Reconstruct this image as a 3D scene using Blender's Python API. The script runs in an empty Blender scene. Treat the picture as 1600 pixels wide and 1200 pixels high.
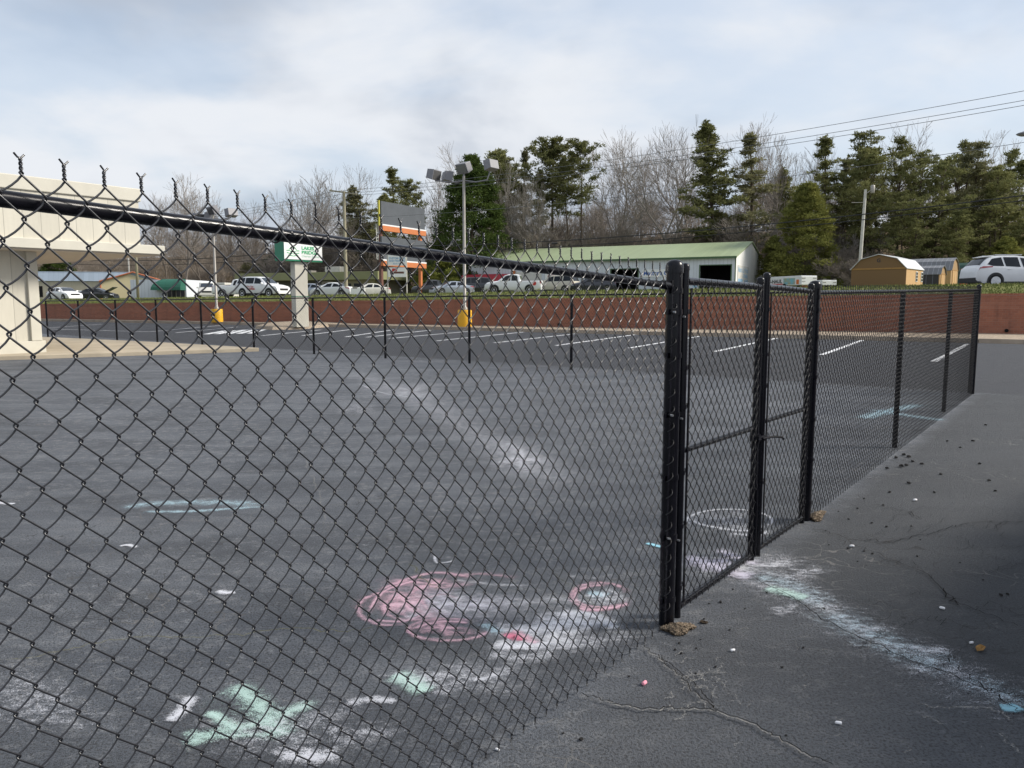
import bpy, math, random
import numpy as np
from mathutils import Matrix, Vector

S = bpy.context.scene
COL = S.collection
R = math.radians
rng = np.random.default_rng(7)
random.seed(7)

# ------------------------------------------------------------------ camera, sky, sun
FOC = 1180.0                       # focal length in pixels of the 1600 px wide photograph
HC = 1.406                         # eye height
PITCH = math.atan((600 - 470) / FOC)
cam_d = bpy.data.cameras.new('camera')
cam_d.sensor_width = 36.0
cam_d.lens = FOC / 1600 * 36.0
cam_d.clip_start = 0.02
cam_d.clip_end = 4000
cam = bpy.data.objects.new('camera', cam_d)
cam.location = (0, 0, HC)
cam.rotation_euler = (math.pi / 2 - PITCH, 0, 0)
COL.objects.link(cam)
S.camera = cam

SUN_EL, SUN_AZ = 36.0, 88.0        # azimuth measured from +Y towards +X
sun_d = bpy.data.lights.new('sun', 'SUN')
sun_d.energy = 2.7
sun_d.angle = R(14)
sun_d.color = (1.0, 0.94, 0.85)
sun = bpy.data.objects.new('sun', sun_d)
sd = Vector((math.sin(R(SUN_AZ)) * math.cos(R(SUN_EL)), math.cos(R(SUN_AZ)) * math.cos(R(SUN_EL)), math.sin(R(SUN_EL))))
sun.rotation_euler = sd.to_track_quat('Z', 'Y').to_euler()
COL.objects.link(sun)

W = bpy.data.worlds.new('World')
S.world = W
W.use_nodes = True
S.view_settings.view_transform = 'Standard'
S.view_settings.look = 'None'
S.view_settings.exposure = 0.88
S.view_settings.gamma = 1.0
S.view_settings.use_curve_mapping = False
S.cycles.transparent_max_bounces = 48


class NT:
    """small helper around a node tree"""
    def __init__(s, tree):
        s.t = tree
        s.t.nodes.clear()

    def n(s, typ, props=None, **ins):
        nd = s.t.nodes.new(typ)
        for k, v in (props or {}).items():
            setattr(nd, k, v)
        for k, v in ins.items():
            key = k.replace('_', ' ')
            if key.startswith('i') and key[1:].isdigit():
                sock = nd.inputs[int(key[1:])]
            else:
                sock = nd.inputs[key]
            s.put(sock, v)
        return nd

    def put(s, sock, v):
        if hasattr(v, 'node'):
            s.t.links.new(v, sock)
        elif hasattr(v, 'outputs'):
            s.t.links.new(v.outputs[0], sock)
        else:
            if sock.type == 'RGBA' and len(v) == 3:
                v = (*v, 1)
            sock.default_value = v

    def math(s, op, a, b=0.0, c=0.0, clamp=False):
        nd = s.t.nodes.new('ShaderNodeMath')
        nd.operation = op
        nd.use_clamp = clamp
        for i, x in enumerate((a, b, c)):
            s.put(nd.inputs[i], x)
        return nd.outputs[0]

    def ramp(s, fac, stops, interp='LINEAR'):
        nd = s.t.nodes.new('ShaderNodeValToRGB')
        nd.color_ramp.interpolation = interp
        e = nd.color_ramp.elements
        while len(e) < len(stops):
            e.new(0.5)
        for el, (p, c) in zip(e, stops):
            el.position = p
            if not hasattr(c, '__len__'):
                c = (c, c, c)
            el.color = (*c, 1)
        s.put(nd.inputs[0], fac)
        return nd.outputs[0]

    def mix(s, fac, a, b, blend='MIX'):
        nd = s.t.nodes.new('ShaderNodeMix')
        nd.data_type = 'RGBA'
        nd.blend_type = blend
        s.put(nd.inputs[0], fac)
        s.put(nd.inputs[6], a)
        s.put(nd.inputs[7], b)
        return nd.outputs[2]

    def noise(s, vec, scale, detail=4, rough=0.55, dist=0.0):
        nd = s.t.nodes.new('ShaderNodeTexNoise')
        s.put(nd.inputs['Vector'], vec)
        nd.inputs['Scale'].default_value = scale
        nd.inputs['Detail'].default_value = detail
        nd.inputs['Roughness'].default_value = rough
        nd.inputs['Distortion'].default_value = dist
        return nd.outputs[0]

    def map(s, vec, scale=(1, 1, 1), loc=(0, 0, 0), rot=(0, 0, 0)):
        nd = s.t.nodes.new('ShaderNodeMapping')
        s.put(nd.inputs[0], vec)
        nd.inputs['Location'].default_value = loc
        nd.inputs['Rotation'].default_value = rot
        nd.inputs['Scale'].default_value = scale
        return nd.outputs[0]


# world: clear Nishita sky seen through gaps of a thin cloud layer
w = NT(W.node_tree)
sky = w.n('ShaderNodeTexSky', dict(sky_type='NISHITA', sun_disc=False, sun_elevation=R(SUN_EL), sun_rotation=R(SUN_AZ),
                                   altitude=200, air_density=1.3, dust_density=3.0, ozone_density=1.5))
tc = w.n('ShaderNodeTexCoord')
sep = w.n('ShaderNodeSeparateXYZ', i0=tc.outputs['Generated'])
zc = w.math('ADD', w.math('MAXIMUM', sep.outputs[2], 0.0), 0.28)
px = w.math('DIVIDE', sep.outputs[0], zc)
py = w.math('DIVIDE', sep.outputs[1], zc)
cv = w.n('ShaderNodeCombineXYZ', i0=px, i1=py, i2=0.35)
cvec = w.map(cv.outputs[0], scale=(1.0, 1.25, 1), loc=(3.3, 1.7, 0))
n1 = w.noise(cvec, 1.15, 6, 0.52, 0.25)
n2 = w.noise(w.map(cv.outputs[0], loc=(7.1, 4.4, 0)), 1.7, 5, 0.5, 0.2)
cover = w.ramp(n1, [(0.38, 0.45), (0.56, 0.97)], 'EASE')
cloudc = w.ramp(n2, [(0.34, (2.7, 3.0, 3.5)), (0.62, (4.6, 4.75, 5.0))], 'EASE')
bluec = w.mix(0.55, sky.outputs[0], (2.7, 3.4, 4.5))
skyc = w.mix(cover, bluec, cloudc)
bg = w.n('ShaderNodeBackground', Color=skyc, Strength=0.1)
w.n('ShaderNodeOutputWorld', Surface=bg.outputs[0])

# ------------------------------------------------------------------ layout helpers
def ray(x, y):
    cx, cy, cz = (x - 800) / FOC, (600 - y) / FOC, 1.0
    return np.array([cx, cz * math.cos(PITCH) + cy * math.sin(PITCH), cy * math.cos(PITCH) - cz * math.sin(PITCH)])


def gnd(x, y, z=0.0):
    """surveyed spot on the lot"""
    d = ray(x, y)
    return np.array([0, 0, HC]) + d * ((z - HC) / d[2])


def at(x, y, Y):
    d = ray(x, y)
    return np.array([0, 0, HC]) + d * (Y / d[1])


AZ = R(37.533)
U = np.array([math.sin(AZ), math.cos(AZ), 0.0])      # along the fence
V = np.array([-U[1], U[0], 0.0])                     # into the court
G0 = gnd(1047, 975)                                  # foot of the gate post
FROT = math.pi / 2 - AZ                              # rotation taking local X to U


def fw(s, v=0.0, z=0.0):
    return G0 + U * s + V * v + np.array([0, 0, z])


def terr(X, Y):
    return 1.594 + 0.0145 * X + 0.0069 * Y


# ------------------------------------------------------------------ mesh helpers
def mesh_np(name, verts, faces):
    me = bpy.data.meshes.new(name)
    verts = np.asarray(verts, np.float32)
    faces = np.asarray(faces, np.int32)
    k = faces.shape[1]
    me.vertices.add(len(verts))
    me.vertices.foreach_set('co', verts.ravel())
    me.loops.add(faces.size)
    me.loops.foreach_set('vertex_index', faces.ravel())
    me.polygons.add(len(faces))
    me.polygons.foreach_set('loop_start', np.arange(0, faces.size, k, dtype=np.int32))
    me.polygons.foreach_set('loop_total', np.full(len(faces), k, np.int32))
    me.update(calc_edges=True)
    return me


def link(name, me, mat, parent=None, loc=None, rotz=0.0, smooth=False):
    o = bpy.data.objects.new(name, me)
    if mat and not me.materials:
        me.materials.append(mat)
    if smooth:
        me.polygons.foreach_set('use_smooth', np.ones(len(me.polygons), bool))
    COL.objects.link(o)
    if parent:
        o.parent = parent
    if loc is not None:
        o.location = Vector([float(c) for c in loc])
    o.rotation_euler = (0, 0, rotz)
    return o


def tag(o, label=None, cat=None, group=None, kind=None):
    if label:
        o['label'] = label
    if cat:
        o['category'] = cat
    if group:
        o['group'] = group
    if kind:
        o['kind'] = kind
    return o


def empty(name, label, cat, loc, rotz=0.0, group=None):
    o = bpy.data.objects.new(name, None)
    o.empty_display_size = 0.2
    COL.objects.link(o)
    o.location = Vector([float(c) for c in loc])
    o.rotation_euler = (0, 0, rotz)
    return tag(o, label, cat, group)


class MB:
    def __init__(s):
        s.v = []
        s.f = []

    def add(s, vs, fs):
        b = len(s.v)
        s.v += [tuple(map(float, p)) for p in vs]
        s.f += [tuple(b + i for i in f) for f in fs]
        return s

    def box(s, x0, x1, y0, y1, z0, z1):
        return s.add([(x0, y0, z0), (x1, y0, z0), (x1, y1, z0), (x0, y1, z0), (x0, y0, z1), (x1, y0, z1), (x1, y1, z1), (x0, y1, z1)],
                     [(0, 3, 2, 1), (4, 5, 6, 7), (0, 1, 5, 4), (1, 2, 6, 5), (2, 3, 7, 6), (3, 0, 4, 7)])

    def poly(s, pts):
        return s.add(pts, [tuple(range(len(pts)))])

    def prism(s, prof, y0, y1):
        """profile of (x, z) points extruded along y"""
        n = len(prof)
        vs = [(x, y0, z) for x, z in prof] + [(x, y1, z) for x, z in prof]
        fs = [tuple(range(n)), tuple(reversed(range(n, 2 * n)))] + [(i, i + n, (i + 1) % n + n, (i + 1) % n) for i in range(n)]
        return s.add(vs, fs)

    def prism_x(s, prof, x0, x1):
        """profile of (y, z) points extruded along x"""
        n = len(prof)
        vs = [(x0, y, z) for y, z in prof] + [(x1, y, z) for y, z in prof]
        fs = [tuple(reversed(range(n))), tuple(range(n, 2 * n))] + [(i, (i + 1) % n, (i + 1) % n + n, i + n) for i in range(n)]
        return s.add(vs, fs)

    def tube(s, pts, r, n=10, cap=True):
        pts = [Vector([float(c) for c in p]) for p in pts]
        rs = r if hasattr(r, '__len__') else [r] * len(pts)
        b = len(s.v)
        up = None
        for i, p in enumerate(pts):
            d = (pts[min(i + 1, len(pts) - 1)] - pts[max(i - 1, 0)]).normalized()
            if up is None:
                up = d.orthogonal().normalized()
            else:
                up = (up - d * up.dot(d)).normalized()
            sd_ = d.cross(up)
            for k in range(n):
                a = 2 * math.pi * k / n
                q = p + (up * math.cos(a) + sd_ * math.sin(a)) * rs[i]
                s.v.append(tuple(q))
        for i in range(len(pts) - 1):
            for k in range(n):
                a, c = b + i * n + k, b + i * n + (k + 1) % n
                s.f.append((a, c, c + n, a + n))
        if cap:
            s.f.append(tuple(b + k for k in reversed(range(n))))
            s.f.append(tuple(b + (len(pts) - 1) * n + k for k in range(n)))
        return s

    def lathe(s, prof, c=(0, 0, 0), n=20):
        """(r, z) profile turned about z"""
        b = len(s.v)
        for r_, z in prof:
            for k in range(n):
                a = 2 * math.pi * k / n
                s.v.append((c[0] + r_ * math.cos(a), c[1] + r_ * math.sin(a), c[2] + z))
        for i in range(len(prof) - 1):
            for k in range(n):
                a, d = b + i * n + k, b + i * n + (k + 1) % n
                s.f.append((a, d, d + n, a + n))
        s.f.append(tuple(b + k for k in reversed(range(n))))
        s.f.append(tuple(b + (len(prof) - 1) * n + k for k in range(n)))
        return s

    def rot(s, M):
        s.v = [tuple(M @ Vector(p)) for p in s.v]
        return s

    def build(s, name, mat, parent=None, loc=None, rotz=0.0, smooth=False, bevel=0.0, angle=None):
        me = bpy.data.meshes.new(name)
        me.from_pydata(s.v, [], s.f)
        me.update()
        o = link(name, me, mat, parent, loc, rotz, smooth)
        if smooth and angle:
            try:
                me.set_sharp_from_angle(angle=R(angle))
            except Exception:
                pass
        if bevel:
            m = o.modifiers.new('bevel', 'BEVEL')
            m.width = bevel
            m.segments = 2
            m.limit_method = 'ANGLE'
        return o


def tubes_np(P, rad, k=4):
    """many polylines of equal length: P (W,n,3), rad scalar or (W,n)"""
    P = np.asarray(P, float)
    Wn, n, _ = P.shape
    rad = np.broadcast_to(np.asarray(rad, float), (Wn, n))
    T = np.gradient(P, axis=1)
    T /= np.linalg.norm(T, axis=2, keepdims=True) + 1e-12
    ref = np.broadcast_to(np.array([0.13, 0.96, 0.25]), T.shape)
    A = np.cross(T, ref)
    A /= np.linalg.norm(A, axis=2, keepdims=True) + 1e-9
    B = np.cross(T, A)
    ang = 2 * np.pi * np.arange(k) / k
    V_ = P[:, :, None, :] + rad[:, :, None, None] * (A[:, :, None, :] * np.cos(ang)[None, None, :, None] + B[:, :, None, :] * np.sin(ang)[None, None, :, None])
    idx = np.arange(Wn * n * k).reshape(Wn, n, k)
    a = idx[:, :-1, :]
    b = np.roll(idx, -1, axis=2)[:, :-1, :]
    c = np.roll(idx, -1, axis=2)[:, 1:, :]
    d = idx[:, 1:, :]
    F = np.stack([a, b, c, d], -1).reshape(-1, 4)
    return V_.reshape(-1, 3), F


def join_np(parts):
    vs, fs, o = [], [], 0
    for v, f in parts:
        vs.append(v)
        fs.append(np.asarray(f) + o)
        o += len(v)
    return np.concatenate(vs), np.concatenate(fs)


# ------------------------------------------------------------------ materials
def mat(name, col, rough=0.6, spec=0.5, metal=0.0, coat=0.0, var=0.0, vscale=6.0, bump=0.0, bscale=60.0, dark=None):
    """painted or plain surface with noise mottling, roughness break-up and bump"""
    m = bpy.data.materials.new(name)
    m.use_nodes = True
    t = NT(m.node_tree)
    c = t.n('ShaderNodeTexCoord').outputs['Object']
    base = (*col, 1)
    nz = t.noise(c, vscale, 5, 0.6)
    if var:
        lo = dark or tuple(x * (1 - var) for x in col)
        hi = tuple(min(1, x * (1 + var * 0.6)) for x in col)
        base = t.ramp(nz, [(0.3, lo), (0.7, hi)])
    p = t.n('ShaderNodeBsdfPrincipled')
    t.put(p.inputs['Base Color'], base)
    t.put(p.inputs['Roughness'], t.math('ADD', t.math('MULTIPLY', nz, 0.18), max(0.02, rough - 0.09)))
    p.inputs['Metallic'].default_value = metal
    p.inputs['Specular IOR Level'].default_value = spec
    p.inputs['Coat Weight'].default_value = coat
    p.inputs['Coat Roughness'].default_value = 0.06
    if bump:
        b = t.n('ShaderNodeBump', Height=t.noise(c, bscale, 3), Strength=bump, Distance=0.02)
        t.put(p.inputs['Normal'], b.outputs[0])
    t.n('ShaderNodeOutputMaterial', Surface=p.outputs[0])
    return m


def mat_strip(name, col, period, line=0.06, linecol=0.55, axis=0, rough=0.55, var=0.08, bump=0.4):
    """boards, ribs or standing seams: thin grooves at a fixed period along one local axis"""
    m = bpy.data.materials.new(name)
    m.use_nodes = True
    t = NT(m.node_tree)
    c = t.n('ShaderNodeTexCoord').outputs['Object']
    s = t.n('ShaderNodeSeparateXYZ', i0=c)
    x = s.outputs[axis] if isinstance(axis, int) else t.math('ADD', s.outputs[0], s.outputs[1])
    fr = t.math('FRACT', t.math('DIVIDE', t.math('ADD', x, 500.0), period))
    groove = t.math('LESS_THAN', fr, line)
    board = t.math('FLOOR', t.math('DIVIDE', t.math('ADD', x, 500.0), period))
    wn = t.n('ShaderNodeTexWhiteNoise', dict(noise_dimensions='1D'))
    t.put(wn.inputs['W'], board)
    stretch = (1, 1, 1)
    g = t.noise(t.map(c, scale=(6, 6, 0.8)), 2.0, 5, 0.6)
    base = t.ramp(t.math('ADD', t.math('MULTIPLY', g, 0.7), t.math('MULTIPLY', wn.outputs[0], 0.3)),
                  [(0.25, tuple(a * (1 - var * 2) for a in col)), (0.75, tuple(min(1, a * (1 + var)) for a in col))])
    base = t.mix(groove, base, tuple(a * linecol for a in col))
    p = t.n('ShaderNodeBsdfPrincipled', Roughness=rough)
    t.put(p.inputs['Base Color'], base)
    b = t.n('ShaderNodeBump', Height=t.math('SUBTRACT', 1.0, groove), Strength=bump, Distance=0.02)
    t.put(p.inputs['Normal'], b.outputs[0])
    t.n('ShaderNodeOutputMaterial', Surface=p.outputs[0])
    return m


def mat_brick():
    m = bpy.data.materials.new('red_brick')
    m.use_nodes = True
    t = NT(m.node_tree)
    c = t.n('ShaderNodeTexCoord').outputs['Object']
    s = t.n('ShaderNodeSeparateXYZ', i0=c)
    v = t.n('ShaderNodeCombineXYZ', i0=s.outputs[0], i1=s.outputs[2], i2=0.0)
    bt = t.n('ShaderNodeTexBrick', Vector=v.outputs[0], Color1=(0.38, 0.135, 0.076), Color2=(0.27, 0.096, 0.058), Mortar=(0.30, 0.18, 0.13),
             Scale=1.0, Mortar_Size=0.008, Mortar_Smooth=0.4, Bias=0.0, Brick_Width=0.21, Row_Height=0.085)
    wn = t.noise(c, 0.9, 5, 0.65)
    col = t.mix(t.ramp(wn, [(0.3, 0.0), (0.75, 0.65)]), bt.outputs[0], (0.27, 0.115, 0.075))
    grime = t.noise(t.map(c, scale=(2.2, 1, 0.35)), 1.6, 4, 0.6)
    col = t.mix(t.ramp(grime, [(0.52, 0.0), (0.78, 0.45)]), col, (0.07, 0.035, 0.028))
    rows = t.noise(t.map(c, scale=(0.12, 1, 5.0)), 1.5, 4, 0.7)
    col = t.mix(t.ramp(rows, [(0.48, 0.0), (0.66, 0.6)]), col, (0.36, 0.175, 0.115))
    p = t.n('ShaderNodeBsdfPrincipled', Roughness=0.85)
    t.put(p.inputs['Base Color'], col)
    b = t.n('ShaderNodeBump', Height=t.math('SUBTRACT', 1.0, bt.outputs[1]), Strength=0.5, Distance=0.01)
    t.put(p.inputs['Normal'], b.outputs[0])
    t.n('ShaderNodeOutputMaterial', Surface=p.outputs[0])
    return m


def mat_leaf(name, c1, c2, c3, scale=0.35, trans=0.25):
    """foliage: every leaf cluster its own tone, whole limbs drifting lighter and darker"""
    m = bpy.data.materials.new(name)
    m.use_nodes = True
    t = NT(m.node_tree)
    c = t.n('ShaderNodeTexCoord').outputs['Object']
    ge = t.n('ShaderNodeNewGeometry')
    oi = t.n('ShaderNodeObjectInfo')
    nz = t.noise(c, scale, 4, 0.6)
    a = t.mix(t.ramp(nz, [(0.35, 0.0), (0.65, 1.0)]), c1, c2)
    a = t.mix(t.math('MULTIPLY', ge.outputs['Random Per Island'], 0.55), a, c3)
    hs = t.n('ShaderNodeHueSaturation', Color=a)
    t.put(hs.inputs['Value'], t.math('ADD', 0.75, t.math('MULTIPLY', oi.outputs['Random'], 0.5)))
    d = t.n('ShaderNodeBsdfDiffuse', Color=hs.outputs[0])
    tr = t.n('ShaderNodeBsdfTranslucent', Color=hs.outputs[0])
    ms = t.n('ShaderNodeMixShader', i0=trans, i1=d.outputs[0], i2=tr.outputs[0])
    t.n('ShaderNodeOutputMaterial', Surface=ms.outputs[0])
    return m


M = {}
M['vinyl'] = mat('black_vinyl', (0.006, 0.006, 0.009), 0.22, 0.26, var=0.3, vscale=14)
M['wire'] = mat('black_vinyl_wire', (0.010, 0.010, 0.013), 0.32, 0.8, coat=0.15, var=0.2, vscale=8)
M['wirefar'] = mat('black_vinyl_wire_matte', (0.009, 0.009, 0.011), 0.40, 0.30, var=0.2, vscale=8)
M['bolt'] = mat('galvanised_bolt', (0.45, 0.45, 0.46), 0.35, metal=0.9, var=0.2)
M['cream'] = mat_strip('cream_panel', (0.55, 0.52, 0.435), 0.40, 0.035, 0.62, 0, 0.65, 0.05)
M['creamtrim'] = mat('cream_trim', (0.55, 0.525, 0.445), 0.6, var=0.10, vscale=1.3)
M['soffit'] = mat('soffit', (0.56, 0.50, 0.42), 0.7, var=0.06)
M['concrete'] = mat('concrete', (0.42, 0.36, 0.27), 0.9, var=0.22, vscale=1.2, bump=0.15, bscale=40)
M['kerb'] = mat('kerb_concrete', (0.36, 0.29, 0.22), 0.9, var=0.25, vscale=1.6, bump=0.2, bscale=30)
M['brick'] = mat_brick()
M['yellow'] = mat('yellow_paint', (0.78, 0.42, 0.015), 0.5, var=0.14, vscale=2.5, bump=0.1)
M['lamp_grey'] = mat('lamp_grey', (0.21, 0.21, 0.225), 0.5, var=0.1)
M['pole_grey'] = mat('pole_grey', (0.34, 0.32, 0.29), 0.5, metal=0.3, var=0.15)
M['lampglass'] = mat('lamp_glass', (0.10, 0.10, 0.10), 0.2, 0.7, var=0.1)
M['wood'] = mat_strip('weathered_pole', (0.34, 0.31, 0.22), 0.07, 0.2, 0.75, 0, 0.85, 0.12)
M['palewood'] = mat('pale_pole', (0.55, 0.53, 0.48), 0.8, var=0.15, vscale=3)
M['cable'] = mat('cable', (0.02, 0.02, 0.022), 0.6, var=0.2)
M['cablegrey'] = mat('cable_grey', (0.16, 0.165, 0.17), 0.5, var=0.2)
M['white'] = mat('white_paint', (0.74, 0.75, 0.76), 0.35, 0.5, coat=0.4, var=0.04, vscale=3)
M['offwhite'] = mat('off_white', (0.60, 0.59, 0.55), 0.6, var=0.1, vscale=2)
M['silver'] = mat('silver_paint', (0.33, 0.37, 0.43), 0.3, 0.5, metal=0.4, coat=0.5, var=0.08)
M['blackcar'] = mat('black_car_paint', (0.014, 0.016, 0.02), 0.22, 0.5, coat=0.7, var=0.2)
M['navycar'] = mat('navy_car_paint', (0.012, 0.017, 0.035), 0.22, 0.5, coat=0.7, var=0.2)
M['greycar'] = mat('grey_car_paint', (0.06, 0.065, 0.075), 0.3, 0.5, metal=0.3, coat=0.6, var=0.1)
M['tan'] = mat('tan_car_paint', (0.58, 0.54, 0.45), 0.35, 0.5, coat=0.4, var=0.06)
M['glass'] = mat('dark_glass', (0.014, 0.017, 0.021), 0.12, 0.28, var=0.3, vscale=1.5)
M['screen'] = mat('windscreen_glass', (0.035, 0.045, 0.06), 0.10, 0.5, var=0.25, vscale=1.0)
M['tyre'] = mat('tyre_rubber', (0.016, 0.016, 0.017), 0.85, 0.3, var=0.3)
M['rim'] = mat('alloy_rim', (0.55, 0.56, 0.58), 0.3, metal=0.8, var=0.1)
M['plastic'] = mat('black_plastic', (0.022, 0.023, 0.025), 0.6, var=0.2)
M['tail'] = mat('tail_lens', (0.30, 0.012, 0.02), 0.15, 0.7, coat=0.5, var=0.2)
M['head'] = mat('head_lens', (0.62, 0.64, 0.66), 0.12, 0.8, var=0.1)
M['metalwall'] = mat_strip('shaded_white_metal', (0.62, 0.66, 0.71), 0.45, 0.10, 0.72, 0, 0.5, 0.04)  # bluish shade of the workshop front is put into this white
M['metalgable'] = mat_strip('sunlit_gable_metal', (0.82, 0.82, 0.80), 0.45, 0.10, 0.8, 1, 0.5, 0.04)  # same white metal, lightened in colour for the sun on the gable
M['greenroof'] = mat_strip('green_metal_roof', (0.30, 0.36, 0.205), 0.6, 0.07, 0.85, 0, 0.45, 0.05)
M['greentrim'] = mat('green_trim', (0.06, 0.12, 0.055), 0.5, var=0.1)
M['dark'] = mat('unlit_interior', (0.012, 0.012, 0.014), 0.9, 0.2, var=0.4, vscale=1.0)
M['redcanvas'] = mat_strip('red_canvas', (0.42, 0.035, 0.05), 0.8, 0.08, 0.6, 0, 0.7, 0.1)
M['greencanvas'] = mat_strip('green_canvas', (0.018, 0.11, 0.075), 0.9, 0.05, 0.7, 0, 0.7, 0.08)
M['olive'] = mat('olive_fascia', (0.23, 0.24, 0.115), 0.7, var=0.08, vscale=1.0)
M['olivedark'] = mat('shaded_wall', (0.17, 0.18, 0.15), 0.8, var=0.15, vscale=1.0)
M['beige'] = mat('beige_wall', (0.50, 0.47, 0.34), 0.8, var=0.08, vscale=0.8)
M['creamgable'] = mat_strip('yellow_cream_metal', (0.62, 0.54, 0.33), 0.5, 0.06, 0.9, 1, 0.6, 0.04)
M['tanwall'] = mat_strip('tan_metal', (0.40, 0.37, 0.29), 0.5, 0.06, 0.9, 0, 0.6, 0.05)
M['blueroof'] = mat_strip('blue_grey_roof', (0.29, 0.35, 0.42), 0.6, 0.07, 0.85, 0, 0.45, 0.05)
M['orange'] = mat('orange_trim', (0.42, 0.13, 0.055), 0.6, var=0.1)
M['bbgrey'] = mat('slate_panel', (0.075, 0.085, 0.10), 0.5, var=0.1, vscale=0.6)
M['bborange'] = mat('rust_orange', (0.50, 0.16, 0.05), 0.6, var=0.12)
M['bbpost'] = mat('red_brown_steel', (0.13, 0.055, 0.04), 0.6, var=0.2)
M['ylw'] = mat('yellow_ladder', (0.50, 0.46, 0.06), 0.5, var=0.1)
M['signgreen'] = mat('sign_green', (0.015, 0.19, 0.10), 0.4, var=0.06)
M['signwhite'] = mat('sign_white', (0.80, 0.81, 0.79), 0.4, var=0.03)
M['ink_green'] = mat('green_lettering', (0.03, 0.36, 0.14), 0.5, var=0.05)
M['ink_mint'] = mat('pale_green_lettering', (0.40, 0.62, 0.46), 0.5, var=0.05)
M['ink_blue'] = mat('blue_lettering', (0.05, 0.13, 0.40), 0.5, var=0.1)
M['ink_pale'] = mat('pale_blue_lettering', (0.28, 0.45, 0.62), 0.5, var=0.1)
M['ink_red'] = mat('red_lettering', (0.50, 0.04, 0.03), 0.5, var=0.1)
M['ink_black'] = mat('black_lettering', (0.02, 0.02, 0.03), 0.5, var=0.1)
M['art_blue'] = mat('trailer_art', (0.10, 0.36, 0.48), 0.5, var=0.5, vscale=1.8, dark=(0.42, 0.34, 0.12))
M['orangeband'] = mat('orange_band', (0.62, 0.16, 0.03), 0.5, var=0.08)
M['barnfront'] = mat_strip('shaded_pine', (0.29, 0.17, 0.068), 0.20, 0.07, 0.66, 1, 0.75, 0.12)  # shade on the shed front is put into this darker pine colour
M['barnside'] = mat_strip('sunlit_pine', (0.50, 0.31, 0.13), 0.20, 0.07, 0.62, 0, 0.7, 0.10)  # same pine as the front, sunlit brightness put into the colour
M['barntrim'] = mat('pine_trim', (0.36, 0.20, 0.06), 0.75, var=0.15, vscale=4)
M['tin'] = mat_strip('pale_tin_roof', (0.62, 0.63, 0.63), 0.28, 0.10, 0.8, 0, 0.35, 0.05)
M['tingrey'] = mat_strip('grey_tin_roof', (0.17, 0.175, 0.185), 0.42, 0.12, 1.7, 0, 0.4, 0.06)
M['tindark'] = mat_strip('charcoal_tin', (0.03, 0.034, 0.042), 0.55, 0.10, 4.0, 0, 0.45, 0.1)
M['darkgreen'] = mat('dark_green_metal', (0.02, 0.06, 0.045), 0.5, var=0.2)
M['bark'] = mat('bark', (0.10, 0.08, 0.06), 0.9, 0.2, var=0.35, vscale=2.0)
M['barkpale'] = mat('pale_bark', (0.30, 0.27, 0.24), 0.9, 0.2, var=0.3, vscale=0.4)
M['barkbrown'] = mat('brown_bark', (0.24, 0.205, 0.17), 0.9, 0.2, var=0.3, vscale=0.4)
M['pine'] = mat_leaf('pine_needles', (0.098, 0.116, 0.047), (0.218, 0.223, 0.086), (0.303, 0.287, 0.136), 0.30)
M['pinegrey'] = mat_leaf('grey_pine_needles', (0.116, 0.123, 0.066), (0.232, 0.226, 0.116), (0.290, 0.264, 0.149), 0.30)
M['holly'] = mat_leaf('dark_evergreen_leaves', (0.032, 0.061, 0.019), (0.087, 0.128, 0.034), (0.135, 0.167, 0.051), 0.45, 0.2)
M['cedar'] = mat_leaf('cedar_leaves', (0.089, 0.113, 0.034), (0.232, 0.234, 0.064), (0.301, 0.284, 0.091), 0.40)
M['shrub'] = mat_leaf('shrub_leaves', (0.079, 0.108, 0.025), (0.190, 0.208, 0.048), (0.238, 0.232, 0.069), 0.6)
M['crumb'] = mat('asphalt_crumb', (0.028, 0.026, 0.025), 0.9, 0.3, var=0.3, vscale=60, bump=0.5, bscale=200)
M['mulch'] = mat('mulch', (0.095, 0.072, 0.05), 0.95, 0.2, var=0.6, vscale=45, bump=0.8, bscale=120, dark=(0.03, 0.02, 0.012))
M['chip'] = mat('mulch_chip', (0.21, 0.165, 0.12), 0.9, 0.2, var=0.6, vscale=140, dark=(0.025, 0.018, 0.012))
M['chalkpink'] = mat('pink_chalk', (0.78, 0.32, 0.40), 0.95, 0.1, var=0.1)
M['chalkwhite'] = mat('white_chalk', (0.80, 0.80, 0.82), 0.95, 0.1, var=0.08)
M['leaf'] = mat('dry_leaf', (0.30, 0.17, 0.06), 0.9, 0.2, var=0.4, vscale=40)


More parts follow.
